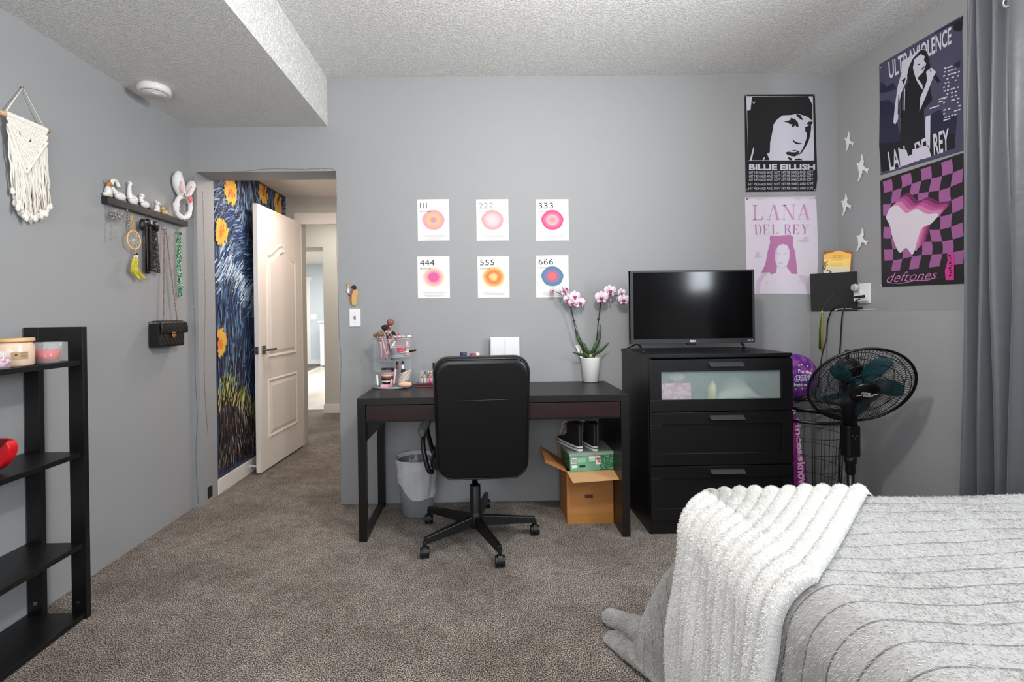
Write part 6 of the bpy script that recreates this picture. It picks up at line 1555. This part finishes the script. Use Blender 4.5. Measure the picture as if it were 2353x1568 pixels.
# ------------------------------------------------------------------ curtain
def curtain():
    t = thing('curtain', 'long grey blackout curtain hanging at the right', 'curtain', (2.0, 1.7, 0))
    XCt = 2.0
    # fold keys: (pixel at top y=3, pixel at bottom y=1137, x offset toward the room)
    keys = [(2213, 2204, .05), (2222, 2208, .0), (2240, 2222, -.03), (2250, 2240, .035), (2262, 2262, -.028), (2272, 2282, .03), (2290, 2300, -.03), (2312, 2322, .02), (2345, 2345, -.04), (2380, 2372, -.02), (2410, 2400, .03), (2450, 2440, -.04), (2500, 2490, .035), (2560, 2550, -.04), (2620, 2610, .035), (2700, 2700, -.04), (2780, 2780, .03)]
    def pos(u, v): # v 0 top .. 1 at bottom pixel, continues lower
        i = u*(len(keys)-1); k = min(int(i), len(keys)-2); f = i-k; f = f*f*(3-2*f)
        a, b = keys[k], keys[k+1]; tp = a[0]+(b[0]-a[0])*(i-k); bt = a[1]+(b[1]-a[1])*(i-k); of = a[2]+(b[2]-a[2])*f
        q0 = PX(tp, 20, XCt); q1 = PX(bt, 1100, XCt)
        yy = q0.y+(q1.y-q0.y)*v
        return V((XCt+of*(.75+.35*v)+.006*sin(v*9+u*20), yy+.004*sin(v*6+u*31), 2.445+(.06-2.445)*v))
    m = MB(); m.grid(pos, 160, 40)
    m.build('curtain_cloth', mat('grey_blackout_cloth', (88, 91, 96), .42, spec=.5, sheen=.3, bump=(18, .25, .01)), t, solid=.002)
    g = MB(); c = PX(2323, 0, XCt-.03); n = V((-1, -.3, 0)).normalized()
    s_ = n.cross(V((0, 0, 1)))
    g.tube([c+s_*cos(a)*.021+V((0, 0, sin(a)*.021)) for a in [2*pi*i/28 for i in range(28)]], .005, 8, closed=True); g.build('grommet', M_STEEL, t)
    t2 = thing('curtain_rod', 'dark curtain rod above the window', 'curtain rod', (XCt, 1.2, 2.43))
    MB().cyl((XCt, 1.90, 2.43), (XCt, -.2, 2.43), .009, n=14).build('rod', M_BMET, t2)
    for y in (1.70, -.1): MB().box((XCt-.006, y-.008, 2.42), (XR, y+.008, 2.44)).build('rod_bracket', M_BMET, t2)
curtain()

# ------------------------------------------------------------------ bed
import numpy as np
BX0, BX1, BY0, BY1, BZ = .615, 1.93, -.42, 1.50, .615
t = thing('bed', 'low bed under the grey ribbed cover', 'bed', ((BX0+BX1)/2, (BY0+BY1)/2, 0))
MB().box((BX0+.05, BY0+.03, .12), (BX1-.01, BY1-.05, .30)).build('bed_base', mat('dark_bed_fabric', (60, 60, 62), .9), t, bev=.01)
MB().box((BX0+.04, BY0+.02, .305), (BX1-.01, BY1-.04, BZ-.05)).build('mattress', mat('white_mattress', (220, 220, 218), .9), t, bev=.06, seg=4)
for x in (BX0+.12, BX1-.08):
    for y in (BY0+.08, BY1-.12): MB().cyl((x, y, 0), (x, y, .12), .025, n=14).build('leg', M_BPL, t)
rc = .11
def drape(x, y, lift=0):
    """lay a flat sheet point (x, y) over the bed"""
    du = max(0, (BX0+rc)-x); dv = max(0, y-(BY1-rc)); d = hypot(du, dv)
    bxx = max(x, BX0+rc); byy = min(y, BY1-rc); arc = rc*pi/2
    wv = .007*sin(x*7+1)*sin(y*5)*max(0, 1-d/arc)
    if d < 1e-9: return V((x, y, BZ+lift+wv))
    n = V((-du/d, dv/d, 0)); c2 = (du/d)**2; ang = atan2(dv, du); R_ = rc+lift
    if d < arc: th = d/rc; out = sin(th)*R_; z = BZ+lift-(1-cos(th))*R_
    else:
        k = d-arc; out = R_+k*(.04*c2+.42*(1-c2)+1.15*c2*(1-c2)**2); z = BZ-rc-k*(.985*c2+.90*(1-c2))
        out += (.012*sin(ang*8+1)*(1-c2*.3)+.008*sin(y*15)*c2+.012*sin(x*17)*(1-c2))*min(1, k/.2)
    fl = .012+lift*.5
    if z < fl: e = fl-z; out += .014*(1-math.exp(-e/.014)); z = fl+.004*sin(x*20+y*14)
    p = V((bxx, byy, 0))+n*out; p.z = z+wv; return p
def pile(name, P, U, V_, parent, m, count, length, width, lean, rib, gap, keep, seed):
    """short fibres standing on a cloth: P grid of points; U, V_ sheet coordinates in metres; rib = period along V_"""
    rng = np.random.default_rng(seed); nu, nv = P.shape[0]-1, P.shape[1]-1
    a = rng.random(count*2)*nu; b = rng.random(count*2)*nv; i = a.astype(int); j = b.astype(int); fa = (a-i)[:, None]; fb = (b-j)[:, None]
    A, B, C_, D_ = P[i, j], P[i+1, j], P[i+1, j+1], P[i, j+1]
    pos = (A*(1-fa)+B*fa)*(1-fb)+(D_*(1-fa)+C_*fa)*fb
    tu = (B-A)*(1-fb)+(C_-D_)*fb; tv = (D_-A)*(1-fa)+(C_-B)*fa
    n = np.cross(tu, tv); L_ = np.linalg.norm(n, axis=1, keepdims=True); ok = L_[:, 0] > 1e-9; n = n/np.maximum(L_, 1e-9)
    tu = tu/np.maximum(np.linalg.norm(tu, axis=1, keepdims=True), 1e-9); tv = tv/np.maximum(np.linalg.norm(tv, axis=1, keepdims=True), 1e-9)
    v = V_[i, j]*(1-fa[:, 0])*(1-fb[:, 0])+V_[i+1, j]*fa[:, 0]*(1-fb[:, 0])+V_[i+1, j+1]*fa[:, 0]*fb[:, 0]+V_[i, j+1]*(1-fa[:, 0])*fb[:, 0]
    ph = (v/rib) % 1; dist = np.minimum(ph, 1-ph)*rib
    brk = .5+.5*np.sin(pos[:, 0]*31+np.round(v/rib)*2.3)*np.sin(pos[:, 0]*13+pos[:, 1]*9+np.round(v/rib)*5.1); ok &= (dist > gap*(.35+.9*brk)*(.4+.8*rng.random(len(dist)))) & keep(pos)
    idx = np.nonzero(ok)[0][:count]; pos, tu, tv, n = pos[idx], tu[idx], tv[idx], n[idx]; N = len(idx)
    r = rng.normal(size=(N, 3)); d = n*lean[0]+tu*lean[1]+tv*lean[2]+r*lean[3]; d /= np.linalg.norm(d, axis=1, keepdims=True)
    ln_ = length*(.6+.7*rng.random((N, 1))); sd = np.cross(d, rng.normal(size=(N, 3))); sd /= np.linalg.norm(sd, axis=1, keepdims=True)
    w_ = width*(.6+.8*rng.random((N, 1))); bend = r*ln_*.12
    V0 = pos-n*.001; vs = np.empty((N, 5, 3), np.float32)
    vs[:, 0] = V0-sd*w_/2; vs[:, 1] = V0+sd*w_/2; vs[:, 2] = V0+d*ln_*.6+sd*w_*.35+bend; vs[:, 3] = V0+d*ln_*.6-sd*w_*.35+bend; vs[:, 4] = V0+d*ln_-n*ln_*.15
    vs[:, :, 2] = np.maximum(vs[:, :, 2], .003)
    k = np.arange(N)[:, None]*5; quads = np.concatenate([k, k+1, k+2, k+3], 1); tris = np.concatenate([k+3, k+2, k+4], 1)
    vs -= np.array(parent_origin(parent), np.float32)
    me = bpy.data.meshes.new(name); me.vertices.add(N*5); me.vertices.foreach_set('co', vs.reshape(-1))
    loops = np.concatenate([quads, tris], 1).reshape(-1); me.loops.add(len(loops)); me.loops.foreach_set('vertex_index', loops.astype(np.int32))
    st = (np.arange(N)[:, None]*7+np.array([0, 4])[None]).reshape(-1); tot = np.tile([4, 3], N)
    me.polygons.add(N*2); me.polygons.foreach_set('loop_start', st.astype(np.int32)); me.polygons.foreach_set('loop_total', tot.astype(np.int32))
    me.materials.append(m); me.update(); me.validate()
    o = bpy.data.objects.new(name, me); COL.objects.link(o); o.parent = parent; o['kind'] = 'stuff'; return o
def gridarr(fn, nu, nv):
    P = np.empty((nu+1, nv+1, 3)); 
    for i in range(nu+1):
        for j in range(nv+1): P[i, j] = fn(i/nu, j/nv)
    return P
PER = .057
NU, NV = 130, 420
GX0, GX1, GY0, GY1 = BX0+rc-.66, BX1, BY0, BY1-rc+.68
def sheet(u, v): x = GX0+(GX1-GX0)*u; y = GY0+(GY1-GY0)*v; return x, y, y+.004*sin(x*9)+.003*sin(x*23)
def gf(u, v):
    x, y, w_ = sheet(u, v); f = (w_/PER) % 1
    return drape(x, y, .006*abs(sin(pi*f))**.5)
m = MB(); m.grid(gf, NU, NV, lambda u, v: (sheet(u, v)[0], sheet(u, v)[2]))
M_GREY = rib_mat('grey_ribbed_plush', (160, 158, 156), (84, 82, 81), PER, 1, wob=.0, groove=.06, bd=.002, fur=(260, .4, .004))
cover = m.build('bed_cover', M_GREY); tag(cover, 'grey ribbed plush bed cover draped over the bed', 'bed cover')
M_GF = mat('grey_plush_pile', (200, 200, 199), .85, spec=.1, sheen=.1, var=(9, (172, 170, 167), .4, .62))
GP = gridarr(gf, NU, NV); VV = np.array([[sheet(i/NU, j/NV)[2] for j in range(NV+1)] for i in range(NU+1)])
pile('grey_pile', GP, None, VV, cover, M_GF, 230000, .0105, .0008, (.42, -.85, .08, .09), PER, .0030, lambda p: (p[:, 1] > .55), 1)
# loose corner lying on the carpet
m = MB(); p1 = V((.452, 1.83, 0)); p0 = V((.62, 1.64, 0))
def tailf(u, v):
    p = p0.lerp(p1, u); a = 2*pi*v; w_ = .024+.034*(1-u)**.8+.008*sin(u*7); w_ *= sqrt(max(0, 1-max(0, (u-.85)/.15)**2)); n = V((.74, .67, 0))
    return p+n*cos(a)*w_+V((0, 0, max(.004, .024+.02*(1-u)+sin(a)*(.024+.03*(1-u))*(1 if u < .85 else sqrt(max(0, 1-((u-.85)/.15)**2))))))
m.grid(tailf, 30, 28, lambda u, v: (u*.3, .01+v*.02)); tl_ = m.build('cover_corner', M_GREY, cover)
pile('grey_pile', gridarr(tailf, 30, 28), None, np.full((31, 29), PER*.5), cover, M_GF, 9000, .010, .0011, (.5, .7, 0, .3), PER, .001, lambda p: p[:, 2] > .006, 4)
# white throw over the foot corner
NA, NB2, RA = 200, 140, 11
def throw(a, b):
    xe = BX0+rc; yb_ = BY1-.045+(1.02-BY1)*a; ytop = BY1+.03; xtop = BX0+.02+(1.27-BX0-.02)*a
    if b < .5:
        k = b/.5; return xe-.615+.575*k, yb_
    k = (b-.5)/.5
    P0_ = V((xe-.04, yb_)); T0 = V((.02+.42*a, .12+.29*a)); P1_ = V((xtop, ytop)); T1 = V((.10+.42*a, .30+.16*a))
    q_ = P0_*(2*k**3-3*k**2+1)+T0*(k**3-2*k**2+k)+P1_*(-2*k**3+3*k**2)+T1*(k**3-k**2); return q_.x, q_.y
def tf(a, b):
    x, y = throw(a, b); f = (a*RA) % 1; rib = .015*abs(sin(pi*f))**.7
    edge = min(1, min(a, 1-a)/.012, (1-b)/.03); l = .016+rib*(.4+.6*edge)
    l *= .3+.7*edge; wr = .007*sin(a*15+b*7)*sin(b*11+a*3)*(1 if b < .55 else .5)*(1-a*.6)
    p = drape(x, y, max(.004, l+.004+wr+.004))
    hang = min(1, max(0, (BZ-.12-p.z)*4)); p += V((-.010*hang*(1+.6*sin(a*21+1)), .008*sin(b*17+a*4)*hang, 0))
    return p
m = MB(); m.grid(tf, NA, NB2, lambda a, b: (b*1.4, a*RA*.05))
M_WHP = rib_mat('white_ribbed_plush', (232, 231, 228), (186, 184, 180), .05, 1, wob=0, groove=.14, bd=.002, fur=(200, .6, .006))
thr = m.build('throw_blanket', M_WHP); tag(thr, 'white ribbed plush throw draped over the corner of the bed', 'blanket')
TP = gridarr(tf, NA, NB2); TV = np.array([[i/NA*RA*.05]*(NB2+1) for i in range(NA+1)])
M_WF = mat('white_plush_pile', (238, 237, 234), .85, spec=.1, sheen=.1)
pile('white_pile', TP, None, TV, thr, M_WF, 130000, .0075, .0011, (.7, .1, -.35, .22), .05, .0036, lambda p: p[:, 1] > .5, 2)
